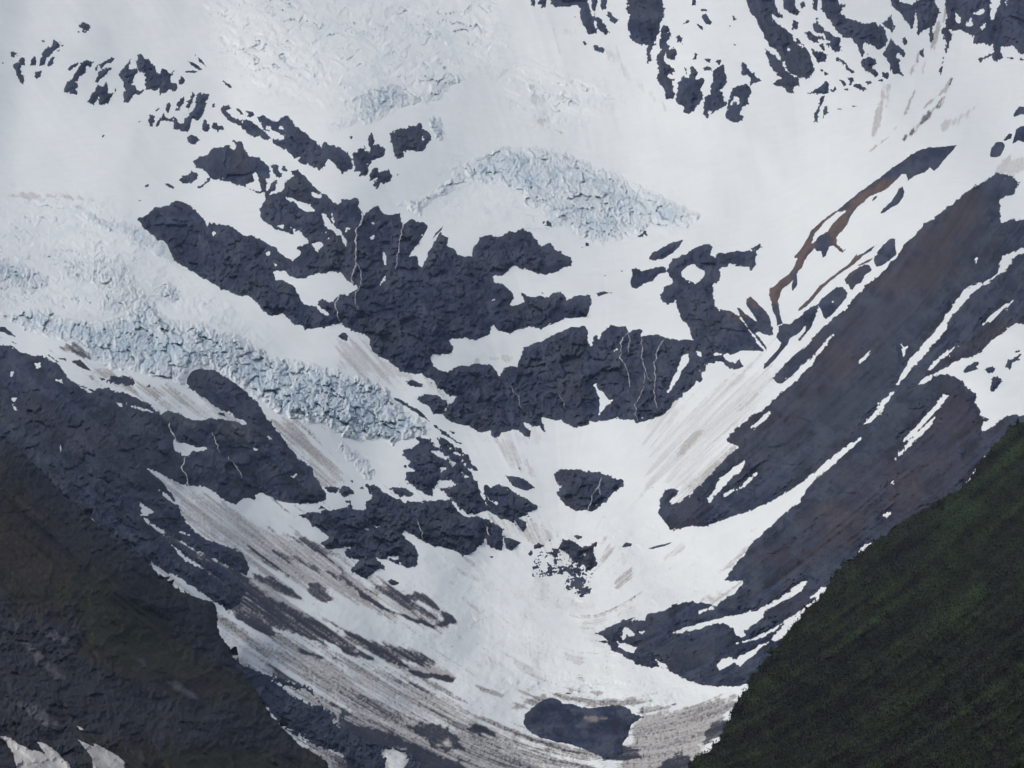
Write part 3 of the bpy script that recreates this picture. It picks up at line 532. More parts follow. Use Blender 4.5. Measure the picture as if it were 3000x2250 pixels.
outcrop("rounded fish-shaped rock knob with a curled tail of snow", "A 1250,1050 1260,1035 1300,1010 1345,1000 1370,960 1440,950 1500,935 1490,965 1520,970 1530,945 1510,915 1560,912 1575,950 1590,985 1620,1010 1680,1020 1730,1065 1755,1100 1750,1150 1725,1165 1735,1210 1720,1245 1690,1260 1650,1240 1620,1225 1585,1205 1540,1200 1500,1180 1460,1180 1420,1165 1370,1160 1340,1195 1300,1218 1270,1216 1310,1205 1335,1170 1355,1150 1350,1130 1310,1095 1270,1085", "A 1655,1120 1690,1200 1685,1240 1620,1222 1600,1195 1650,1175 1640,1140;A 1285,1035 1305,1030 1295,1045", tints=[(PURPLE,20,"A 1500,920 1600,990 1560,1080 1480,1020",.6)])
outcrop("small crumbled rock left of the rounded rock knob", "A 1170,1165 1190,1135 1235,1125 1240,1095 1260,1120 1285,1135 1270,1165 1240,1190 1190,1185")
outcrop("row of low rock chips in the snow below the rounded knob", "A 1068,1190 1090,1185 1135,1215 1120,1225 1090,1210;A 930,1200 965,1195 965,1210 940,1215;A 895,1297 925,1295 925,1305 900,1303", jag=1.6)
outcrop("narrow rock rib between the rounded knob and the central cliff", "A 1760,1070 1790,1060 1810,1075 1800,1100 1830,1130 1810,1160 1785,1140 1765,1110;A 1820,1080 1850,1075 1862,1110 1830,1115;A 1705,1285 1740,1225 1770,1180 1790,1150 1805,1180 1785,1230 1740,1260")
outcrop("rounded black rock nose under the small blue serac", "B 320,870 345,850 380,825 420,835 440,815 480,820 500,795 520,800 525,830 565,855 590,880 585,905 550,940 545,970 520,985 480,980 430,975 400,985 405,1010 375,1030 340,1010 330,960 320,920", "B 520,885 530,880 528,905")
outcrop("three-lobed rock left of the rounded black nose", "B 75,1040 80,1000 110,965 140,965 170,985 190,970 185,940 240,935 275,945 280,1000 250,1025 200,1040 170,1080 180,1110 150,1145 115,1140 120,1115 85,1110;B 175,890 195,850 212,900 205,950 180,970 175,930;B 145,925 155,915 160,960 148,965;B 55,885 70,885 72,900")
outcrop("crumbly rock pair below the three-lobed rock", "B 185,1130 190,1100 235,1080 240,1110 290,1110 310,1100 330,1140 310,1175 265,1190 230,1218 205,1200 225,1160 190,1165;B 350,1140 368,1128 360,1150")
outcrop("thin dark rock sliver leaning in snow above the central cliff", "B 590,1550 610,1510 660,1462 650,1490 620,1520", jag=1.5)
outcrop("dark debris-covered rock at the foot of the blue icefall", "B 1310,1440 1340,1430 1385,1455 1370,1482 1330,1470", jag=5, lift=2.5)
outcrop("small dark rock tucked under the right end of the blue icefall", "B 1920,1515 1950,1490 1980,1485 1975,1520 1940,1535;B 1575,1580 1590,1570 1600,1590 1585,1600;B 1550,1605 1562,1600 1560,1615", jag=4, lift=2.5)
outcrop("low flat rock sliver at the top left of the right-hand rocks", "B 2015,1640 2080,1600 2150,1570 2212,1552 C 8,1552 B 2190,1600 2150,1640 E 2120,0 2080,20 2020,30 1990,18", jag=2)
outcrop("kidney-shaped rock on the snow terrace beside the central cliff", "E 2105,72 2060,68 2000,80 1950,95 1910,75 1880,90 1890,130 1870,160 1880,200 1910,212 1960,180 2020,160 2060,120 2105,105", jag=2.5)
outcrop("small dark bar of rock lying on the snow terrace", "E 1650,238 1700,230 1755,240 1700,250 1665,268;E 1690,123 1715,123 1705,133;E 1295,232 1315,245 1300,243;E 1808,85 1825,90 1828,115 1815,105", jag=1.8)
UR = "snow-streaked crags of the upper right wall"
outcrop("dark crag hanging from the top edge, leftmost of the upper right wall", "B 1350,0 1560,0 1600,20 1610,60 1620,100 1640,140 1640,180 1660,215 1600,220 1590,180 1560,160 1545,110 1550,60 1530,35 1490,35 1440,50 1380,40 1360,20;B 1590,0 1650,0 1660,40 1650,60 1640,90 1650,110 1690,130 1715,170 1730,235 1700,215 1660,180 1645,130 1640,80 1620,50;B 1680,50 1690,0 1725,0 1720,40 1690,70;B 1725,65 1750,85 1790,125 1780,150 1750,145 1725,100;B 1735,205 1760,240 1740,235;B 1500,110 1530,90 1520,125", group=UR)
outcrop("crumbs of rock at the top edge beside the leftmost crag", "B 1225,0 1262,0 1260,30 1245,42 1230,30;B 1270,0 1345,0 1330,20 1310,55 1295,50 1300,30 1280,20", group=UR)
outcrop("small lone rock on the snow below the leftmost crag", "B 1635,305 1650,285 1705,320 1700,345 1665,330 1640,320;B 1572,268 1590,280 1580,290;B 1705,350 1718,352 1712,362", group=UR)
outcrop("tall blocky crag left of the long hanging ribs", "B 1850,35 1870,0 2030,0 2085,20 2092,90 2070,150 2060,210 2040,230 2030,290 2000,340 2010,385 1980,420 1975,330 1985,290 1940,290 1880,270 1870,220 1850,190 1860,130 1875,100 1850,80", group=UR)
outcrop("long hanging rib of broken rock ending in the open snow", "B 2070,200 2090,160 2130,180 2135,230 2110,270 2130,320 2170,310 2180,350 2150,390 2120,380 2100,350 2090,410 2120,420 2160,455 2150,490 2120,480 2110,500 2160,510 2150,560 2150,590 2165,610 2140,645 2105,640 2095,580 2085,540 2080,560 2055,545 2045,500 2060,470 2040,400 2045,360 2070,350 2065,280;B 2170,245 2190,225 2212,240 2205,275 2180,270", group=UR)
outcrop("lobed rock buttress beside the long hanging rib", "B 2165,640 2190,530 2212,490 C 0,480 20,500 40,510 50,440 65,430 95,470 90,510 130,505 145,540 115,580 135,620 100,680 70,720 40,740 10,730 5,690 B 2200,680 2175,670;C 10,440 30,430 35,470 20,480", group=UR)
outcrop("slender rock buttress with a small snow eye at its foot", "C 195,470 230,430 265,420 280,470 285,550 240,590 260,610 270,650 290,660 280,690 240,700 180,740 175,770 150,770 130,740 140,680 135,620 180,610 180,560 200,500;C 130,440 160,430 195,440 185,465 140,455;C 215,395 240,385 250,400 235,430", "C 160,720 200,715 190,740 165,750", group=UR)
outcrop("rock buttress with a snow-filled hollow, lowest of the wall", "C 290,660 320,590 350,560 400,545 430,550 440,515 480,520 480,535 450,545 440,580 440,610 420,650 430,670 380,700 375,740 395,760 375,800 330,790 280,765 280,730 295,690;C 380,475 385,405 410,420 440,460 480,500 510,525 490,530 460,510 420,490 390,490", "C 305,690 330,625 370,635 360,680 345,660 325,665", group=UR)
outcrop("sprinkle of small rocks on the pale snow panel near the top edge", "C 65,385 80,345 95,350 90,385;C 140,380 180,385 180,410 150,400;C 120,100 150,90 190,145 180,165 150,155 125,120;C 110,60 150,55 165,70 120,75;C 50,0 75,0 85,35 60,35;C 310,90 350,125 330,130;C 80,150 130,170 130,195 100,170;C 290,175 310,165 300,185;C 0,160 30,130 60,135 20,150;C 330,280 345,290 340,300", group=UR, jag=2.5)
outcrop("broad diagonal rock band running down right from the top edge", "C 395,0 570,0 600,40 640,100 640,125 600,110 575,95 600,140 640,170 700,215 730,270 750,290 800,310 830,350 840,400 860,460 830,490 800,510 760,500 700,480 670,440 660,400 635,390 620,340 600,320 560,300 530,250 525,210 490,160 470,120 440,80 420,30", "C 680,300 700,340 685,350", group=UR)
outcrop("narrow rock strip hugging the underside of the broad diagonal band", "C 535,315 560,330 600,360 640,400 660,450 700,480 740,500 765,560 720,570 725,605 690,610 660,570 620,560 585,545 600,530 640,510 600,470 555,420 545,370", group=UR)
outcrop("stubby rock tongue at the top edge right of the diagonal band", "C 625,0 720,0 730,40 765,75 750,95 720,100 690,80 650,40;C 755,20 780,10 795,40 775,50;C 845,60 850,0 880,5 870,70;C 810,60 830,75 825,90", group=UR)
outcrop("large stepped rock band crossing the upper right wall", "C 885,0 980,0 1010,30 1060,25 1040,50 1020,80 1060,110 1110,130 1180,150 1240,150 1300,175 1320,230 1330,270 1300,320 1260,320 1220,290 1180,270 1165,300 1180,340 1160,365 1140,340 1130,290 1090,250 1040,245 1000,200 960,150 930,100 900,60", group=UR)
outcrop("freckled field of rocks between the two diagonal bands", "C 705,150 720,130 750,150 735,190 710,190;C 720,235 750,250 780,290 750,290;C 840,180 870,110 890,150 920,190 960,220 1020,250 1025,320 990,340 960,310 950,270 920,230 880,210 850,205;C 795,210 820,200 870,235 880,275 850,280 810,250;C 880,230 910,230 915,255 885,250;C 880,290 910,280 930,330 910,340;C 925,280 950,275 950,305;C 825,305 860,340 900,330 935,350 925,400 880,410 860,380;C 975,360 1010,370 1050,400 1080,440 1115,470 1100,480 1060,450 1040,410 990,385", group=UR)
outcrop("lone square rock above the right end of the stepped band", "C 1295,150 1330,120 1350,100 1355,140 1380,170 1360,210 1330,190;C 1420,245 1445,235 1460,270 1435,290 1420,275;C 1325,42 1335,45 1330,50", group=UR)
outcrop("hanging rock fang under the right end of the stepped band", "C 1300,350 1320,300 1350,255 1390,290 1420,310 1440,330 1435,370 1410,360 1395,340 1385,370 1410,400 1400,440 1430,490 1370,480 1350,450 1330,400", group=UR)
outcrop("speckled rocks along the lower rim of the upper right wall", "C 1150,400 1180,380 1200,350 1240,380 1260,420 1230,440 1270,470 1280,500 1240,500 1220,470 1180,460;C 1295,470 1320,465 1340,490 1320,515 1295,505;C 1185,525 1220,520 1225,545 1200,550;C 1105,545 1150,545 1195,575 1170,590 1110,560;C 1065,500 1110,495 1120,520 1090,540 1070,520;C 1018,520 1050,520 1065,550 1040,565;C 1270,520 1295,515 1290,535;C 1075,545 1090,545 1085,555", group=UR)
outcrop("low rock sill under the white bench of the upper right wall", "C 760,602 830,600 870,570 910,545 940,515 950,560 945,600 900,610 840,605 780,612;C 955,580 990,565 990,590 960,600;C 1040,580 1070,575 1060,583;C 885,440 900,450 945,480 930,492", group=UR)
outcrop("thin vertical rock pair dangling below the low rock sill", "C 900,620 920,620 900,680 880,740 875,795 850,790 855,740 875,690;C 915,690 940,680 940,730 905,770", group=UR, jag=3)
outcrop("short dark line of rock lying in the snow right of the dangling pair", "C 980,705 1040,702 1030,712;C 1090,686 1135,686 1110,692", group=UR, jag=1.6)
outcrop("dark crag with a pointed drip, left of the big corner crag", "C 1330,0 1400,5 1480,25 1530,5 1600,0 1640,20 1670,80 1650,130 1620,170 1625,260 1610,275 1595,240 1600,180 1520,225 1515,130 1508,60 1500,150 1485,195 1460,160 1430,110 1400,75 1350,40;C 1540,330 1560,310 1560,370 1535,370;C 1515,400 1530,390 1525,410", group=UR)
outcrop("big dark crag with snowy chutes filling the top right corner", "C 1640,0 2212,0 2212,330 2190,345 2130,300 2060,300 2070,370 2040,405 2010,390 2000,360 1930,400 1920,380 1960,370 2010,340 2010,290 1990,300 1950,280 1900,290 1870,290 1890,240 1850,220 1800,200 1760,200 1740,240 1730,300 1700,380 1680,450 1665,510 1670,440 1690,380 1695,330 1700,270 1680,220 1675,200 1700,160 1710,60 1700,30;C 2100,370 2200,390 2212,380 2212,400 2150,380;C 1730,545 1740,510 1752,510 1745,540", "C 1765,80 1800,110 1800,150 1770,150;C 1835,155 1870,115 1880,150 1850,180;C 2000,-40 2060,-40 2060,30 2030,70 2010,130 1995,100;C 1890,90 1950,50 1960,80 1900,100;C 1730,195 1745,190 1740,215;C 1930,180 1960,150 1965,170 1940,190;C 2095,30 2110,0 2100,40", group=UR)
outcrop("dark rocks cut off by the right edge above the big ridge", "C 2212,650 2180,690 2140,740 2150,760 2190,740 2212,760;C 2212,780 2190,820 2160,840 2150,880 2135,930 2170,910 2200,920 2212,910", jag=2)
outcrop("egg-shaped dark rock in the snow near the right edge", "C 1990,1000 2000,960 2030,920 2075,920 2090,950 2060,1010 2030,1020 1995,1018;C 2075,910 2110,865 2135,865 2130,900 2090,915", jag=1.8)
rock("rocky_ridge", "long slanting ridge, slate grey at its top and brown scree below", "ridge",
 "C 1775,940 1750,980 1690,1040 1660,1080 1630,1110 1600,1090 1570,1115 1500,1140 1460,1175 1450,1130 1420,1130 1370,1180 1330,1215 1290,1245 1240,1260 1190,1290 1150,1330 1110,1370 1080,1420 1060,1470 1020,1510 995,1545 1000,1580 1040,1620 1060,1610 1040,1640 1010,1625 975,1590 950,1600 930,1659 F 905,10 C 905,1659 900,1625 870,1630 855,1605 830,1640 810,1659 F 790,30 780,60 760,90 740,120 745,160 740,200 710,230 705,190 715,155 690,180 650,210 635,235 620,290 630,380 650,440 610,450 605,400 580,350 575,300 557,250 565,210 590,195 640,150 690,120 720,70 745,10 720,20 C 725,1659 760,1620 800,1560 830,1500 890,1440 960,1390 1030,1340 1090,1290 1150,1240 1220,1190 1280,1150 1330,1110 1400,1060 1480,1000 1540,970 1590,955 1640,955 1720,945",
 "C 835,1575 860,1510 920,1440 1000,1375 1062,1365 1020,1400 970,1450 940,1500 880,1530 850,1575", jag=1.8, relief=.3, grain=.6,
 tints=[(BROWN,9,"C 1400,1140 1300,1160 1180,1230 1080,1320 950,1400 820,1520 720,1659 F 700,120 560,200 550,300 620,320 640,220 760,90 F 810,0 C 860,1600 870,1530 960,1500 1000,1640 1060,1610 1080,1400 1200,1280 1340,1215",.95)])
outcrop("curved dark rock scar on the snow behind the brown ridge", "C 1425,1205 1440,1240 1430,1280 1400,1320 1350,1345 1300,1385 1280,1385 1300,1350 1350,1310 1380,1260 1400,1225;C 1225,1305 1240,1275 1270,1262 1250,1290", jag=1.8)
outcrop("long brown-edged rock strip ending in the ravine", "F 1165,0 1120,50 1050,92 960,160 900,220 870,250 840,290 800,330 745,362 760,330 830,265 890,190 970,130 1080,50 1130,-20 C 1130,1659 1200,1620 1270,1575 1200,1640", jag=1.6, relief=.3, tints=[(BROWN,8,"F 1165,0 1120,60 900,240 745,370 750,320 1000,80 1120,-20",.85)])
outcrop("dark oval rock with brown rim beside the steep snow gully", "F 1050,150 1070,120 1130,80 1180,50 1210,60 1225,90 1180,130 1160,170 1120,185 1100,225 1085,215 1075,180 1060,180", jag=1.8, relief=.4, tints=[(BROWN,7,"F 1040,150 1070,110 1180,40 1130,95 1060,160",.8)])
outcrop("dark wedge of rock at the head of the steep snow gully", "F 1355,15 1290,62 1255,70 1240,40 1240,0 C 1275,1640 1235,1659 1275,1620 1300,1580 1350,1545 1378,1545 1378,1600 1388,1640 F 1385,-5;F 1130,60 1200,25 1235,10 1225,28 1160,62", jag=1.8, relief=.4, tints=[(BROWN,7,"F 1130,65 1240,0 1250,40 1170,60;C 1200,1640 1350,1540 1300,1590",.8)])
outcrop("broken rock rib beside the ravine below the brown-edged strip", "F 700,440 760,390 830,330 870,310 900,280 950,240 1000,200 1040,200 1070,240 1060,270 1020,320 980,370 930,410 910,390 890,330 880,325 865,380 850,420 830,470 800,500 770,540 740,565 750,530 790,490 800,450 770,480 730,520 700,530 680,570 650,610 600,670 560,710 518,743 530,700 580,650 620,600 640,570 610,530 610,500 620,460 650,440 690,440", "F 965,290 978,295 972,320;F 585,430 610,430 620,490 590,500", jag=2.5, relief=.5)
# ---- rocks in the lower basin
outcrop("lone dark rock island with a thin stream in the lower snow basin", "E 1380,1405 1430,1380 1540,1378 1600,1395 1660,1400 1750,1420 1750,1440 1820,1450 1830,1490 1800,1510 1760,1530 1740,1560 1720,1600 1680,1620 1640,1650 1590,1650 1500,1650 1450,1610 1420,1580 1400,1540 1420,1500 1390,1460", "E 1680,1610 1740,1600 1710,1640 1690,1645", jag=3.5)
outcrop("jagged rock cluster with small snow patches, left of the rock island", "E 395,1250 490,1240 500,1200 480,1170 530,1180 570,1190 600,1210 600,1240 640,1250 620,1180 680,1190 740,1230 780,1260 830,1300 840,1340 890,1380 880,1395 820,1380 850,1420 880,1470 900,1500 905,1550 930,1600 960,1640 930,1659 H 900,10 860,20 800,0 E 770,1640 740,1600 700,1570 650,1510 700,1500 740,1480 700,1460 640,1450 600,1500 590,1555 540,1540 480,1500 420,1460 420,1410 470,1390 440,1370 370,1375 450,1340 410,1300", "E 590,1260 640,1270 700,1305 680,1320 620,1290;E 640,1380 675,1375 650,1400;E 700,1320 735,1345 720,1370;E 545,1215 560,1215 550,1222;E 740,1275 790,1290 770,1295;E 775,1330 820,1345 790,1350;E 790,1405 830,1430 800,1440;E 690,1235 712,1242 700,1247", jag=4.5)
outcrop("smooth dark rock slab with a white stream on its left side", "E 925,1480 960,1500 1020,1475 1080,1500 1120,1530 1180,1560 1250,1600 1285,1625 1240,1650 H 1200,5 1235,35 1130,32 1190,60 1205,95 1180,120 1120,80 1060,50 1000,30 960,0 E 960,1640 925,1560", "E 980,1590 1020,1600 1010,1618", jag=3.5)
outcrop("oval tan-grey rock above the smooth dark slab", "E 1060,1420 1120,1425 1180,1440 1230,1480 1250,1500 1210,1520 1150,1510 1110,1490 1080,1450;E 1145,1375 1165,1375 1155,1380", jag=2.5, light=1.15)
outcrop("thin line of dark rocks trailing down the snow from the icefall corner", "E 600,1095 650,1120 720,1180 790,1220 740,1208 660,1160 615,1120;E 700,1130 745,1150 720,1145", jag=3)
outcrop("dark rock wedge between the icefall and the central cliff", "E 485,915 540,900 620,893 680,940 690,970 660,1020 600,1020 580,990 530,960", jag=3)
outcrop("thin flat rocks on the snow above the dark rock wedge", "E 410,810 470,800 520,830 535,850 470,845 430,833;E 560,815 590,820 600,828 575,825;E 300,685 330,692 325,700", jag=3)
outcrop("narrow dark rock strip along the top of the icefall end", "E 330,908 400,940 480,985 540,1030 580,1085 540,1055 470,1010 400,962 345,935", jag=2.6, lift=3)
outcrop("small rock nub below the fork of the two snow wedges", "E 0,500 30,500 45,520 40,550 5,545 D 2185,520", jag=2)
outcrop("broad lumpy rock mass at the foot of the lower glacier", "E 160,1480 210,1480 260,1520 330,1560 400,1590 500,1590 600,1580 700,1580 740,1620 760,1659 H 820,30 900,30 960,60 1020,90 1060,110 1040,140 1050,165 1040,245 980,240 940,200 935,160 920,195 870,250 820,280 780,275 740,250 660,230 600,225 540,190 480,160 415,125 380,140 420,180 470,220 500,270 490,355 430,360 380,340 300,310 230,300 280,350 290,380 230,370 200,400 160,435 100,405 40,370 80,350 120,310 60,300 15,265 30,235 60,225 0,240 G 2150,240 2110,230 2080,200 2130,170 2110,140 2050,110 1980,40 1930,20 2000,10 2050,0 D 2110,1645 E 0,1640 60,1610 100,1650 150,1640 160,1600 200,1560 170,1510", "H 310,290 360,285 370,310 320,300;H 150,110 190,100 180,120;H 215,85 245,95 230,100;H 360,320 390,330 400,350;G 2020,20 2040,20 2030,26", jag=3.5)
outcrop("small rounded rocks to the right of the lumpy rock mass", "H 1050,168 1100,170 1165,200 1150,207 1130,230 1100,250 1070,240 1060,215;H 970,235 1040,246 1010,246;H 960,288 985,288 975,296", jag=2)
outcrop("pebble-like rocks scattered left of the lumpy rock mass", "E 310,1510 350,1495 420,1510 475,1540 450,1560 380,1560 340,1530;E 0,1490 60,1500 80,1540 20,1560 0,1550 D 2190,1520;E 20,1580 70,1580 60,1600 30,1600;D 2040,1650 2080,1620 2110,1630;D 2100,1500 2180,1490 2210,1500 2170,1540 2130,1530;E 60,1455 75,1460 70,1470;E 100,1500 140,1495 150,1515", jag=3)
outcrop("lone dark rock lump left of the muddy debris ridge", "H 288,450 330,434 375,460 335,480;H 225,405 250,405 240,418", jag=2)
outcrop("dark ragged rock in the middle of the lower snow basin", "H 1400,230 1440,175 1500,195 1530,200 1560,230 1600,218 1655,192 1650,215 1630,250 1655,310 1655,350 1610,382 1580,370 1560,340 1550,330 1500,320 1450,260", "H 1560,260 1582,258 1575,274", jag=4,
 mixm="H 1280,250 1400,240 1460,290 1540,330 1600,380 1640,400 1620,520 1560,560 1500,520 1430,500 1440,480 1480,400 1240,420 1240,330")
outcrop("pair of small rocks left of the ragged middle rock", "H 1240,220 1280,200 1310,220 1290,240 1250,240;H 1207,265 1230,245 1245,270 1230,290 1212,280;H 1240,322 1262,322 1250,335", jag=2.5)
for lb, st in (("small dark boulder just above the ragged middle rock", "H 1335,184 1352,178 1370,186 1350,192"),
               ("diamond-shaped boulder on the snow above the ragged middle rock", "H 1508,155 1530,148 1562,156 1560,170 1530,180"),
               ("mushroom-shaped boulder alone right of the ragged middle rock", "H 1815,226 1845,198 1886,202 1880,220 1850,226 1825,230"),
               ("dark boulder on dirty snow just above the gravel mound", "H 1452,1180 1465,1168 1490,1172 1485,1184"),
               ("tiny boulder on the white basin floor", "H 642,876 655,874 652,882"),
               ("lone boulder beside the right-hand snow slope", "E 2008,1498 2022,1494 2018,1508")):
    rock("boulder", lb, "boulder", st, jag=1.2, group="boulders lying on the snow", lift=2.5)
outcrop("long thin sliver of rock lying flat on the right snow slope", "H 1988,238 2050,215 2142,196 2100,220 2020,240", jag=1.2)
rock("gravel_mound", "smooth black gravel mound poking from the dirty snow at bottom centre", "mound",
 "H 1180,1345 1190,1310 1240,1270 1290,1225 1350,1202 1400,1210 1440,1245 1500,1245 1530,1260 1600,1272 1650,1270 1720,1255 1800,1250 1870,1275 1880,1300 1960,1330 1900,1360 1870,1400 1860,1450 1820,1500 1830,1560 1790,1590 1700,1598 1650,1570 1580,1540 1500,1510 1400,1490 1300,1465 1240,1440 1180,1380",
 "", tints=[((.22,.20,.19),5,"H 1590,1335 1640,1322 1720,1338 1690,1348 1620,1350",.9)], jag=2.6, relief=.22, grain=.2, fac=.5, lift=3, light=.9)
outcrop("sunken dark rocks in the snow strip above the left valley side", "D 455,680 520,670 540,690 560,710 590,745 540,735 490,700;D 290,626 340,655 380,688 340,668;D 370,660 420,660 430,680 390,672", jag=2)
outcrop("dark rocks and rubble along the lower edge of the icefall", "D 630,785 690,795 750,775 830,775 880,830 830,840 760,830 690,815;D 940,845 965,845 955,855", jag=4.5)
outcrop("slim black rocks at the left edge where the icefall snow meets rock", "D 0,455 30,460 70,490 103,525 60,515 20,490;D 0,500 40,530 20,530;D 60,545 120,577 80,562", jag=2)
outcrop("small oval rock stranded in the tapering snow wedge", "D 1408,1015 1450,1015 1468,1043 1430,1033", jag=1.5)
outcrop("rock slabs at the edge of the streaky snow fan", "G 1960,2 2000,12 1980,8;D 1680,1140 1760,1110 1800,1190 1870,1290 1830,1260 1760,1180", jag=5)
outcrop("long brown rock showing through the right-hand snow patch, upper left of it", "F 1820,752 1850,712 1885,690 1922,680 1925,700 1900,715 1925,735 1880,742 1850,745", jag=3)
outcrop("shapeless brushy rock in the middle of the right-hand snow patch", "F 1950,740 1975,722 2010,718 2030,740 2010,762 1985,765;F 1985,870 2000,830 2010,782 2040,780 2068,812 2035,850 2022,878 2000,880;F 1960,865 1975,870 1965,878", jag=3)
outcrop("brushy rock strip near the right edge of the right-hand snow patch", "F 2090,720 2110,675 2150,655 2192,638 2170,680 2140,700 2120,735;F 2150,620 2185,615 2160,630", jag=3)
# ------------------------------------------------------------------ broken glacier ice
def nz_of(y, s):
    p = pos(U[s].astype(np.float64), V[s].astype(np.float64), y.astype(np.float64))
    du = np.gradient(p, axis=1); dv = np.gradient(p, axis=0)
    n = np.cross(du, -dv); n /= np.linalg.norm(n, axis=-1, keepdims=True) + 1e-9
    return np.abs(n[..., 2]).astype(np.float32), n
def ice(label, solid, cw=26., ch=30., amp=7., bulge=5., blue=1.0, snowy=.5, soft=18, slant=0.0, group="broken blue ice on the glacier", cores=""):
    ps = polys(solid); s, f = field(ps, (), 60); u, v = U[s], V[s]
    f = f + (UV_J[s] * 9 + NZ[s] * 10)
    core = np.zeros_like(f)
    if cores:
        _, cf = field(polys(cores), (), 60)
        cs = slc(polys(cores), 60); j0 = cs[0].start - s[0].start; i0 = cs[1].start - s[1].start
        a0, b0 = max(j0, 0), max(i0, 0); a1, b1 = min(j0 + cf.shape[0], f.shape[0]), min(i0 + cf.shape[1], f.shape[1])
        core[a0:a1, b0:b1] = sstep(-30, 25, cf[a0 - j0:a1 - j0, b0 - i0:b1 - i0] + NZ[s][a0:a1, b0:b1] * 20)
    ins = sstep(-6, soft, f); insc = sstep(-6, soft * 2.2, f)
    x = (u + slant * v) + N3[s] * 22 + UV_J[s] * 7; y0 = v + N2[s] * 24 + UV_J[s] * 7
    a1_, a2_, i1 = cells(x / cw, y0 / ch, 131)
    b1_, b2_, i2 = cells(x / cw * 2.3 + 5, y0 / ch * 1.9, 137)
    c1_, c2_, i3 = cells(x / cw * .42 + 2, y0 / ch * .5, 139)
    crack = np.maximum(sstep(.13, .0, a2_ - a1_), .6 * sstep(.15, .0, b2_ - b1_))
    fa = facets(x / cw, y0 / ch, 131) * 1.5 + facets(x / cw * 2.3 + 5, y0 / ch * 1.7, 137) * .75 + facets(x / cw * 5, y0 / ch * 3.6, 147) * .34
    fin = 1 - np.abs(pn(x / (cw * .55) + fbm(u / 60, v / 60, 2, 149) * 1.5, y0 / (ch * 1.9), 141)) * 2
    hgt = i1 * .9 + i3 * .8 + fa + fin * .35 + .3 * fbm(u / 8, v / 8, 2, 143)
    def sm(q, n=1):
        q = q.copy()
        for _ in range(n):
            q[1:-1] = (q[:-2] + 2 * q[1:-1] + q[2:]) / 4; q[:, 1:-1] = (q[:, :-2] + 2 * q[:, 1:-1] + q[:, 2:]) / 4
        return q
    y = YS[s] - ins * (bulge * sstep(0, 60, f) + hgt * amp) + ins * amp * .8 * crack
    y = np.where(f > 0, y - .3 * np.minimum(f, 3), YS[s] - f * .3)
    # wind-packed snow caps each block's high ground; blue ice and painted shade fill recesses
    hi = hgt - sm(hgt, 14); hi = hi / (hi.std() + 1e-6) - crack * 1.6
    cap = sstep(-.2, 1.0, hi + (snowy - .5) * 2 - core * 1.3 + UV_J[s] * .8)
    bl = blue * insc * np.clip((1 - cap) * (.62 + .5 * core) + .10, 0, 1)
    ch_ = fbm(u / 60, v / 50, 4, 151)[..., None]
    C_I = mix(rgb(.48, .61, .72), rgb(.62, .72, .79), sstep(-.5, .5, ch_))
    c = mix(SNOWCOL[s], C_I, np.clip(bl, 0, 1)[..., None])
    c = mix(c, rgb(.20, .33, .41), (ins * blue * np.clip(sstep(-1.2, -2.6, hi) * .6 + crack * .3, 0, 1))[..., None])  # deep recesses and cracks: bluer ice plus shadow put into the colour
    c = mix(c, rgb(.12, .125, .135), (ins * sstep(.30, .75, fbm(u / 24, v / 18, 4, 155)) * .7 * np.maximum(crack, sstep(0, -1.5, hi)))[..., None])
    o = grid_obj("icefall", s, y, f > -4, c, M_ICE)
    YF[s] = np.where(f > 0, np.minimum(YF[s], y), YF[s])
    tag(o, label, "icefall", group)
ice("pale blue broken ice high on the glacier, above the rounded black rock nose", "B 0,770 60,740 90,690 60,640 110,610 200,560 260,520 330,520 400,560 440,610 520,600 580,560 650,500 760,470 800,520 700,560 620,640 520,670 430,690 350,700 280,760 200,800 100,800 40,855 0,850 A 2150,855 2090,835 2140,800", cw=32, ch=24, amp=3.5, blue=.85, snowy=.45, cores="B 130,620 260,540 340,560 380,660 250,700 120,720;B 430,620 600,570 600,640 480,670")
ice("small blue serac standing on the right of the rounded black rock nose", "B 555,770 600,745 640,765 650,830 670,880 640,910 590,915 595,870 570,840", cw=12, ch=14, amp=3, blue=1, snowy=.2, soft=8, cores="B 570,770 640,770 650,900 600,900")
ice("long blue icefall with deep crevasses draped over the upper rock step", "B 370,1330 480,1290 600,1230 700,1150 820,1050 900,1000 960,985 1050,950 1150,960 1260,950 1400,1000 1450,985 1560,1030 1650,1080 1760,1130 1900,1180 2000,1225 2100,1270 2212,1325 C 60,1365 110,1390 125,1415 60,1445 30,1490 B 2200,1490 2100,1460 2000,1460 1950,1520 1900,1520 1830,1550 1750,1590 1680,1592 1600,1560 1530,1500 1430,1470 1330,1480 1320,1400 1300,1330 1200,1345 1180,1280 1100,1240 1060,1220 1000,1190 850,1200 700,1250 600,1300 550,1350 510,1395 440,1370", cw=40, ch=36, amp=4.5, slant=-.35, blue=.9, snowy=.45, cores="B 950,1000 1160,970 1130,1090 880,1200 850,1080;B 1060,1200 1200,1140 1330,1220 1290,1320 1200,1340;B 1320,1350 1600,1380 1830,1450 1750,1585 1540,1500 1340,1450;B 1750,1280 2200,1380 2100,1450 1850,1400;B 1440,1000 1700,1100 1900,1200 1700,1200 1560,1120")
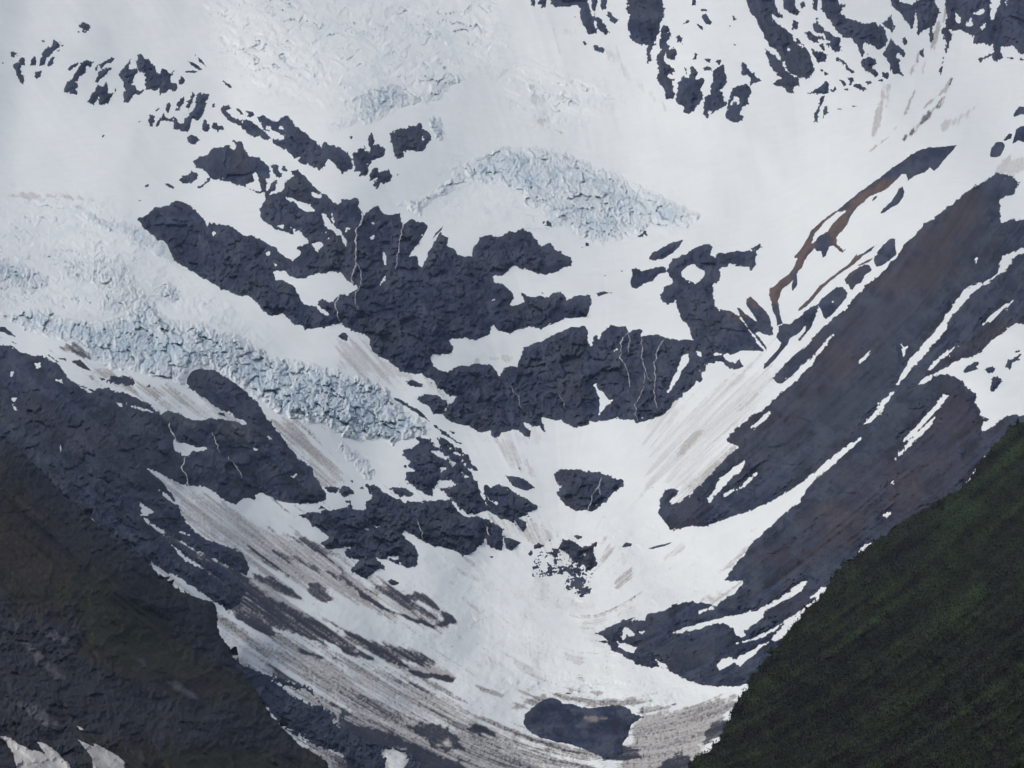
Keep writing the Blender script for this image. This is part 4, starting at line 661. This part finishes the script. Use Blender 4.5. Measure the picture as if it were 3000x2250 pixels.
ice("great blue lower icefall of tumbled seracs on the left", "D 0,370 60,375 150,340 260,335 350,360 420,400 500,410 620,415 740,400 830,330 880,260 960,270 1010,330 1080,400 1200,410 1320,450 1400,480 1500,500 1600,540 1700,590 1740,640 1880,680 2050,700 2212,735 E 0,740 100,780 200,820 300,870 340,920 420,1000 520,1060 580,1090 560,1150 480,1175 400,1190 330,1230 260,1200 150,1190 0,1165 D 2212,1150 2100,1115 1980,1085 1880,1060 1780,1000 1700,960 1640,915 1600,880 1540,815 1420,740 1350,728 1240,738 1200,840 1120,825 1000,790 900,765 800,730 720,740 650,700 600,665 560,640 480,560 350,535 200,490 100,440 30,400", cw=42, ch=54, amp=7, bulge=9, slant=-.15, blue=1.05, snowy=.3, cores="D 60,390 250,400 500,440 800,450 1100,560 1250,640 1450,620 1500,760 1380,720 1230,730 1180,820 950,720 700,640 500,540 200,470;D 1560,700 2212,760 E 250,880 500,1080 450,1150 200,1190 D 2212,1140 1800,1000 1560,830")
ice("crumpled grey-blue seracs at the left edge above the lower icefall", "D 0,30 60,10 150,40 220,70 270,110 320,150 300,200 240,235 180,245 110,210 40,190 0,200", cw=16, ch=18, amp=4, blue=.9, snowy=.3, cores="D 0,30 150,60 250,180 150,220 0,150")
ice("small knot of blue seracs in the smooth snow above the lower icefall", "D 1000,220 1050,165 1110,170 1155,200 1165,270 1110,300 1060,290 1020,250", cw=16, ch=18, amp=4, blue=.8, snowy=.3, cores="D 1030,200 1150,200 1150,280 1060,270")
ice("scattered pale seracs and crevasses on the shoulder above the lower icefall", "D 350,0 760,0 850,90 900,180 960,270 880,330 760,380 640,330 620,280 700,250 560,180 400,150", cw=18, ch=22, amp=3.2, blue=.45, snowy=.6, cores="D 740,60 800,60 800,130 750,110;D 640,270 760,260 760,330 660,320")
ice("thin tongue of blue ice below the main icefall, left of the jagged rock cluster", "E 0,1200 60,1230 120,1290 180,1330 225,1390 190,1445 120,1395 60,1330 0,1290 D 2170,1260 2180,1210", cw=13, ch=15, amp=2.6, blue=.85, snowy=.35, cores="E 0,1220 180,1340 200,1420 100,1350")
ice("overhanging pale ice cliff beside the top of the central cliff", "A 545,1385 580,1372 680,1415 820,1445 940,1495 1005,1540 1012,1590 990,1612 900,1590 860,1540 780,1510 690,1490 640,1480 580,1440", cw=40, ch=22, amp=2.6, blue=.75, snowy=.2, soft=8, cores="A 620,1450 940,1500 1000,1580 880,1550 700,1480")
ice("rounded block of blue ice at the shoulder of the central cliff", "A 985,1630 1000,1595 1020,1572 1060,1562 1085,1590 1105,1640 D 1145,50 1080,30 1000,5", cw=40, ch=30, amp=2.2, bulge=9, blue=.8, snowy=.2, soft=10, cores="A 1000,1600 1090,1600 1090,1659 1000,1659")

# ------------------------------------------------------------------ the snowfield itself, now that everything lying on it is known
snow = grid_obj("snowfield", (slice(0, NY), slice(0, NX)), YS + PUSH, np.ones_like(U, bool), SNOWCOL, M_SNOW)
tag(snow, "snow basin and glacier surface between the rocks", None, None, "structure")

# ------------------------------------------------------------------ nearer hills with their own crest line
def hill(name, label, edge, depth, relief, colour, mat, noise=3.0, roll=30., rw=35., back=3.0, bushy=False):
    p = P(edge); s = slc([p], 40); s = (slice(s[0].start, min(s[0].stop, NY)), slice(s[1].start, min(s[1].stop, NX)))
    u, v = U[s], V[s]
    f = sdf(p, u, v)
    f = f + noise * (1.2 * UV_J[s] + 1.0 * NZ[s])
    if bushy:
        a_, b_, i_ = cells(u / 26 + UV_J[s] * .3, v / 24, 183); f = f + np.maximum(0, .75 - a_) * (4 + 12 * i_)
    gy, gx = np.gradient(f, VA[s[0]], UA[s[1]])
    g = np.sqrt(gx * gx + gy * gy) + 1e-6; gx /= g; gy /= g
    out = np.maximum(-f, 0)
    uo = u + out * gx; vo = v + out * gy
    fi = np.maximum(f, 0)
    y = np.clip(depth(u, v), 380, 4000) + roll * np.exp(-fi / rw) - relief(u, v, s) * sstep(0, 25, fi) + back * out
    o = grid_obj(name, s, y, f > -16, colour(u, v, s, f), mat, uo, vo)
    tag(o, label, None, None, "structure")
    return s, f, y
# left foreground spur
LHD = tps([(0,1280,1750),(0,1700,1500),(0,2250,1150),(400,1650,1650),(430,2000,1450),(500,2250,1250),(620,1780,1750),(700,2000,1600),
           (900,2250,1500),(-200,2750,900),(-250,1250,1700),(900,2750,1100)])
LROCK = polys("G 0,430 60,560 100,680 240,640 440,670 480,860 490,960 600,1000 870,1100 1000,1140 1200,1210 1320,1230 1500,1240 1620,1280 1850,1440 1880,1520 1700,1500 1300,1500 900,1490 700,1440 500,1480 640,1659 0,1659;G 960,560 1200,550 1370,575 1410,650 1405,750 1500,880 1500,930 1620,1020 1500,1010 1400,960 1250,850 1100,700;G 550,30 900,250 960,340 900,420 700,200")
LSLAB = polys("G 285,750 380,780 475,860 430,865 300,805;G 1070,1090 1160,1105 1290,1190 1270,1215 1130,1150;G 150,840 200,830 300,950 430,1080 370,1090 230,960;G 80,690 130,730 120,750;G 870,930 950,980 940,1000;G 100,1240 250,1250 420,1400 300,1400;G 700,140 760,110 800,150 780,230")
LGREEN = polys("G 1000,1520 1300,1520 1700,1530 2200,1659 1100,1659;G 1300,980 1500,1060 1700,1260 1760,1340 1600,1250 1450,1220 1400,1130;G 300,350 700,500 1200,820 1350,1060 900,1040 500,850 350,600")
LBROWN = polys("G 0,0 60,0 200,250 500,450 300,500 0,330;G 60,560 450,660 480,740 250,740 150,680;G 540,900 870,1080 1000,1120 1180,1170 1100,1200 800,1060;G 150,1080 370,1170 350,1190 200,1140;G 1180,1070 1400,1120 1400,1160 1200,1140;G 480,1430 700,1440 1000,1500 800,1500 600,1480")
def msk(ps, s, soft, wob=10):
    r = np.zeros(U[s].shape, np.float32)
    for p in ps: r = np.maximum(r, sstep(-soft, soft, sdf(p, U[s], V[s]) + wob * (UV_J[s] + NZ[s])))
    return r
def lh_relief(u, v, s):
    m = msk(LROCK, s, 34, 40); sl = msk(LSLAB, s, 6, 5)
    r = ridged(u / 110 + N3[s] * .5, v / 80 + N2[s] * .3, 5, 161)
    return ridged(u / 300 + .3 * N2[s], v / 210, 3, 167) * 14 * sstep(1500, 1900, v) + m * (r * 6 + ridged(u / 34, v / 26 + N3[s], 4, 165) * 1.6 + .3 * FAC[s]) + (1 - m) * (LICM[s] * 1.0 + LICF[s] * .3 + r * 1.8 + .16 * FAC[s]) + N2[s] * 5 + sl * 2 + N4[s] * .35
def lh_col(u, v, s, f):
    c = mix(rgb(.017, .018, .016), rgb(.022, .024, .017), sstep(-.5, .5, NZ[s])[..., None])
    c = c * (1 + .25 * LICM[s] + .16 * LICF[s] + .25 * N4[s])[..., None]
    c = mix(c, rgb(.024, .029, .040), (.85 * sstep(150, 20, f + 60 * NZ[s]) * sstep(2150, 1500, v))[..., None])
    c = mix(c, rgb(.028, .034, .018), (msk(LGREEN, s, 30, 25) * .8)[..., None])
    c = mix(c, rgb(.034, .028, .023), (msk(LBROWN, s, 34, 40) * .7)[..., None])
    rk = rgb(.025, .030, .041) * (1 + .35 * N4[s] + .35 * fbm(u / 50, v / 40, 4, 171))[..., None]
    c = mix(c, rk, (msk(LROCK, s, 30, 45) * sstep(-.6, .25, fbm(u / 60, v / 45, 4, 175) + .35))[..., None])
    c = mix(c, rgb(.088, .095, .112) * (1 + .4 * N4[s])[..., None], (msk(LSLAB, s, 6, 7) * .85)[..., None])
    return np.clip(c, .005, 1)
LH_EDGE = "D 0,1180 60,1210 130,1260 200,1330 260,1380 300,1430 350,1480 400,1540 470,1600 G 560,20 640,90 720,150 800,220 880,290 920,330 960,350 1040,430 1130,490 1230,540 1350,575 1388,600 1408,650 1410,700 1405,740 1420,790 1460,840 1490,870 1500,930 1530,990 1580,1060 1650,1150 1700,1235 1760,1320 1830,1400 1900,1480 1960,1530 2050,1580 2120,1630 2212,1720 3400,4500 3400,6800 -5400,6800 -5400,-2600 -700,700"
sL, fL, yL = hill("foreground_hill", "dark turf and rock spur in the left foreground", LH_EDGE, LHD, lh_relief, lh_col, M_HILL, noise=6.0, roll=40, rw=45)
def snow_patch(label, outline, hole=""):
    ps = polys(outline); s, f = field(ps, polys(hole) if hole else (), 24)
    f = f + 3 * UV_J[s] + 2 * UV_K[s]
    j = slice(s[0].start - sL[0].start, s[0].stop - sL[0].start); i = slice(s[1].start - sL[1].start, s[1].stop - sL[1].start)
    j = slice(max(j.start, 0), j.stop); i = slice(max(i.start, 0), i.stop)
    s = (slice(max(s[0].start, sL[0].start), s[0].stop), slice(max(s[1].start, sL[1].start), s[1].stop)); f = f[-(s[0].stop - s[0].start):, -(s[1].stop - s[1].start):]
    y0 = yL[j, i]
    ysm = y0.copy()
    for _ in range(12):
        ysm[1:-1, 1:-1] = (ysm[:-2, 1:-1] + ysm[2:, 1:-1] + ysm[1:-1, :-2] + ysm[1:-1, 2:]) / 4
    y = np.where(f > 0, np.minimum(ysm, y0) - .25 * np.minimum(f, 5), y0 - f * .5)
    d = .22 + .2 * STREAK[s] + .12 * np.clip(NZ[s] + .3, 0, 1)
    o = grid_obj("snow_patch", s, y, f > -4, snow_colour(d), M_SNOW)
    tag(o, label, "snow patch", "snow patches lying on the left foreground hill")
snow_patch("dirty forked snow patch in the bottom left corner", "G -60,1395 0,1415 60,1458 130,1510 200,1540 290,1562 240,1492 290,1500 340,1530 400,1590 450,1630 520,1665 560,1800 250,1800 180,1660 100,1620 80,1560 50,1510 20,1470 -60,1420")
snow_patch("grey wedge of snow right of the forked patch at the bottom edge", "G 505,1475 560,1500 620,1525 600,1495 680,1530 740,1570 800,1610 880,1662 1000,1760 700,1800 625,1660 600,1600 560,1540")
snow_patch("thin sliver of snow above the grey wedge of snow", "G 493,1383 520,1392 543,1413 520,1408")

# right foreground green hill
GHD = tps([(3000,2250,650),(3000,1250,1250),(2250,2250,820),(2000,2250,930),(2600,1600,1080),(2300,1900,980),(3500,2700,450),(3500,1100,1100),(2000,2800,650),(2700,1900,880)])
GH_EDGE = "F 9000,-900 4500,560 2212,1035 2130,1110 2060,1200 1995,1260 1960,1310 1900,1400 1840,1480 1780,1530 1700,1570 1620,1620 1560,1659 I 1500,30 1430,80 1350,130 1250,190 1200,240 1160,270 1050,350 1000,410 950,480 900,560 840,620 780,670 720,740 690,790 640,850 600,910 550,960 500,1030 440,1100 420,1150 380,1200 340,1270 310,1340 270,1420 230,1500 170,1560 100,1600 50,1640 10,1690 -1200,3100 -2200,6800 8200,6800"
def gh_relief(u, v, s):
    # bushes: overlapping domes, stretched along the fall line
    x = u * .72 + v * .30; y = -u * .30 + v * .80
    a, b, i = cells(x / 34 + N3[s] * .5, y / 26 + UV_J[s] * .25, 181); c, d, k = cells(x / 13 + UV_J[s] * .3, y / 11, 185)
    return (1 - a) * (1.8 + 3.0 * i) + (1 - c) * (.5 + .6 * k) + N2[s] * 9 + N3[s] * 2.2 + LICB[s] * .8 + fbm(u / 7, v / 7, 2, 187) * .35
def gh_col(u, v, s, f):
    a, b, i = cells((u * .72 + v * .30) / 34 + N3[s] * .5, (-u * .30 + v * .80) / 26 + UV_J[s] * .25, 181)
    c = mix(rgb(.010, .014, .010), rgb(.014, .025, .009), (sstep(-.5, .7, fbm(u / 130, v / 130, 4, 191) + .3 * LICB[s]) * .8)[..., None])
    c = c * (1 + .7 * (i - .5) + .2 * N4[s] + .22 * np.clip(LICB[s], -2, 2))[..., None]  # broad streaks put bright and shaded folds of the slope into the green
    return mix(c, rgb(.017, .018, .012), (sstep(.35, .8, fbm(u / 90, v / 90, 4, 195)) * .6)[..., None])
sG, fG, yG = hill("green_hill", "dark green hillside rising in the right foreground", GH_EDGE, GHD, gh_relief, gh_col, M_HILL, noise=5.0, roll=16, rw=40, back=1.2, bushy=True)
# leaves of the alder scrub
r = np.random.RandomState(11)
hh, ww = fG.shape
def samp(a, y, x):
    y0 = np.clip(y.astype(int), 0, hh - 2); x0 = np.clip(x.astype(int), 0, ww - 2); fy = y - y0; fx = x - x0
    return (a[y0, x0] * (1 - fx) + a[y0, x0 + 1] * fx) * (1 - fy) + (a[y0 + 1, x0] * (1 - fx) + a[y0 + 1, x0 + 1] * fx) * fy
n = 1500000
yy = r.rand(n) * (np.searchsorted(VA, 2330) - sG[0].start); xx = r.rand(n) * (np.searchsorted(UA, 3080) - sG[1].start)
ff = samp(fG, yy, xx); uu_ = samp(U[sG], yy, xx); vv_ = samp(V[sG], yy, xx)
keep = (ff > -1) & (vv_ < 2330) & (uu_ < 3080) & (r.rand(n) < np.where(ff < 25, .6, .34))
yy, xx = yy[keep][:330000], xx[keep][:330000]
dep = samp(yG, yy, xx); uu_ = samp(U[sG], yy, xx); vv_ = samp(V[sG], yy, xx); n = len(dep)
base = pos(uu_, vv_, dep); base[:, 1] -= r.rand(n) * .9; edge_ = np.exp(-np.maximum(samp(fG, yy, xx), 0) / 10) * sstep(-.1, .5, samp(UV_J[sG], yy, xx)); base[:, 2] += r.rand(n) ** 2 * (.5 + 1.6 * edge_); base[:, 0] -= r.rand(n) ** 3 * .4
# tufts share a colour and a lean
tx = r.randn(n, 3) * (1, .6, .6) + (0, .55, .55); tx = np.cross(tx, r.randn(n, 3)); tx /= np.linalg.norm(tx, axis=1, keepdims=True)
ty = np.cross(tx, np.array([0, -.75, .65]) + r.randn(n, 3) * .35); ty /= np.linalg.norm(ty, axis=1, keepdims=True)
sz = (.10 + .16 * r.rand(n))[:, None]
co = np.stack([base - tx * sz, base - ty * sz * .6, base + tx * sz, base + ty * sz * .6], 1).reshape(-1, 3)
tint = samp(fbm(U[sG] / 45, V[sG] / 45, 4, 201), yy, xx); tint2 = samp(NZ[sG], yy, xx)
bsh = samp(cells((U[sG] * .72 + V[sG] * .30) / 34 + N3[sG] * .5, (-U[sG] * .30 + V[sG] * .80) / 26 + UV_J[sG] * .25, 181)[2], yy, xx); fold_shade = samp(LICB[sG], yy, xx)
lc = rgb(.0095, .0140, .0088)[None] * (1 + .8 * tint + .8 * (bsh - .5) + .24 * np.clip(fold_shade, -1.8, 2.2) + .07 * (r.rand(n) - .5))[:, None]  # streak term paints the bright and shaded folds into the leaf colour
lc = np.clip(lc + rgb(.002, .0065, -.0025)[None] * np.clip(tint2 * 1.6, -.6, 1.4)[:, None], .004, 1); lc = np.repeat(lc, 4, 0)
org = np.array([co[:, 0].mean(), co[:, 1].mean(), co[:, 2].min()])
me = mesh_from("alder_scrub", co - org, np.arange(n * 4).reshape(-1, 4), lc, M_LEAF)
sc = link("alder_scrub", me); sc.location = org
tag(sc, "dense green alder scrub covering the right foreground hill", "scrub", None, "stuff")

# ------------------------------------------------------------------ meltwater streams on the cliffs
def stream(label, course, wid, lift=1.2):
    p = P(course); d = np.r_[0, np.cumsum(np.hypot(*np.diff(p, axis=0).T))]
    m = max(int(d[-1] / 3), 3); t = np.linspace(0, d[-1], m)
    x = np.interp(t, d, p[:, 0]); y = np.interp(t, d, p[:, 1])
    x = x + fbm(t / 14, t * 0 + wid * 7 + p[0, 0], 3, 211) * 5
    iy = np.clip(np.searchsorted(VA, y), 1, NY - 1); ix = np.clip(np.searchsorted(UA, x), 1, NX - 1)
    q = np.array([YF[max(a - 2, 0):a + 3, max(b - 2, 0):b + 3].min() for a, b in zip(iy, ix)])
    q = np.minimum(q, np.convolve(np.pad(q, 2, 'edge'), np.ones(5) / 5, 'valid'))
    w = wid * (.3 + 1.5 * np.abs(fbm(t / 9, t * 0 + 3.3, 2, 215))) * np.minimum(1, np.minimum(t + 4, d[-1] - t + 4) / 12) / 2
    L = pos(x - w, y, q - lift * .7); R = pos(x + w, y, q - lift * .7); F = pos(x, y, q - lift * 1.3); B = pos(x, y, q + .3)
    co = np.stack([L, F, R, B], 1).reshape(-1, 3); f = []
    for k in range(m - 1):
        for a in range(4):
            b = (a + 1) % 4; f.append((k * 4 + a, k * 4 + b, k * 4 + 4 + b, k * 4 + 4 + a))
    org = np.array([co[:, 0].mean(), co[:, 1].mean(), co[:, 2].min()])
    wc = rgb(.40, .43, .48)[None] * (.9 + .9 * fbm(t / 13, t * 0 + p[0, 1], 3, 217))[:, None]; wc = np.clip(wc, .08, .7)
    me = mesh_from("waterfall", co - org, np.array(f), np.repeat(wc, 4, 0), M_WATER)
    o = link("waterfall", me); o.location = org
    tag(o, label, "waterfall", "thin waterfalls on the dark rock")
for lb, st, wd in [
 ("tall white waterfall splitting the upper part of the central cliff", "B 135,1370 128,1440 100,1480 98,1560 95,1620 E 95,10 85,80 70,150 75,178", 6.5),
 ("faint thread of water just right of the tall white waterfall", "E 100,40 125,90 130,150 122,210 95,240 92,300 110,345", 2.6),
 ("thin waterfall in the narrow chimney right of the tall white waterfall", "B 400,1440 395,1500 375,1580 368,1640 E 358,20 355,85", 3.4),
 ("short forked fall dropping to the snow beneath the tall waterfall", "D 2200,262 2172,310 2185,370 2200,432", 4.5),
 ("zigzag white stream, leftmost on the lower right cliff face", "E 1860,490 1830,530 1808,565 1818,620 1800,660 1840,700 1860,770 1870,850", 4.6),
 ("short side thread beside the top of the zigzag stream", "E 1862,500 1868,560 1855,632", 3),
 ("straight pale stream second from left on the lower right cliff face", "E 1945,530 1950,600 1943,660 1965,730 1962,825", 3.6),
 ("short branch leaving the straight pale stream to the right", "E 1965,740 1985,775 2000,815", 2.4),
 ("long rightmost stream curving down the lower right cliff face", "E 2095,540 2055,590 2040,650 2027,710 2037,780 2030,850 2030,920 2052,985", 4.4),
 ("broken thread of water low on the cliff under the straight stream", "E 1962,840 1940,900 1905,960 1908,1010 1918,1070", 3),
 ("faint trickle in the middle of the lower central cliff", "E 1100,840 1110,880 1150,910 1165,990", 2.2),
 ("greenish-white trickle right of the faint central trickle", "E 1415,880 1425,920 1445,950 1440,985", 2),
 ("forked stream down the lone rock island", "E 1690,1435 1665,1490 1630,1540 1612,1590 1608,1620 1590,1652", 4.2),
 ("right fork of the stream on the lone rock island", "E 1665,1480 1672,1510 1680,1550", 4),
 ("white stream feeding the small snow pocket on the left valley side", "D 1092,1080 1105,1130 1140,1190 1165,1215", 5),
 ("pale thread of water right of the small snow pocket", "D 1370,1140 1400,1200 1415,1245 1430,1275", 3),
 ("winding stream below the small snow pocket", "D 1200,1300 1190,1345 1172,1370 1208,1420 1215,1470 1235,1505", 4.2),
 ("pale stream on the slabs right of the winding stream", "D 1475,1300 1510,1345 1550,1390 1570,1440", 4),
 ("little white waterfall above the snow wedge in the lumpy rock", "H 490,60 505,90 520,130 530,182", 3.2),
 ("bright short waterfall at the right end of the lumpy rock", "H 930,85 948,110 955,152", 4.2),
 ("short cascade through the jagged rock cluster", "E 690,1305 710,1335 720,1365", 6),
 ("pale water chute on the left side of the smooth dark slab", "E 945,1555 965,1585 995,1605", 4.5),
 ("wide pale cascade at the foot of the smooth dark slab", "H 1120,55 1140,85 1165,112", 9),
 ("faint old water streak low on the left valley side", "D 395,1225 400,1250 390,1275", 6),
]: stream(lb, st, wd)

# ------------------------------------------------------------------ the air between: one closed box of thin haze
mn = np.array([1e9] * 3); mxx = -mn
for o in SC.objects:
    if o.type == 'MESH':
        c = np.array([o.matrix_basis @ __import__("mathutils").Vector(b) for b in o.bound_box]); mn = np.minimum(mn, c.min(0)); mxx = np.maximum(mxx, c.max(0))
lo = np.array([mn[0] - 20, -60, min(mn[2], CAMZ) - 1]); hi = np.array([mxx[0] + 20, mxx[1] + 20, mxx[2] + 5])
v8 = [(x, y, z) for x in (lo[0], hi[0]) for y in (lo[1], hi[1]) for z in (lo[2], hi[2])]
me = bpy.data.meshes.new("haze")
me.from_pydata(v8, [], [(0, 1, 3, 2), (4, 6, 7, 5), (0, 4, 5, 1), (2, 3, 7, 6), (0, 2, 6, 4), (1, 5, 7, 3)])
hm = bpy.data.materials.new("thin_air_haze"); hm.use_nodes = True; t = hm.node_tree
t.nodes.remove(t.nodes["Principled BSDF"])
pv = t.nodes.new("ShaderNodeVolumePrincipled"); pv.inputs["Color"].default_value = (.40, .58, 1.0, 1)
pv.inputs["Density"].default_value = HAZE = 0.000035; pv.inputs["Anisotropy"].default_value = 0.2
t.links.new(pv.outputs[0], t.nodes["Material Output"].inputs["Volume"])
me.materials.append(hm); hz = link("haze", me); tag(hz, "thin blue haze filling the valley", "haze", None, "stuff")
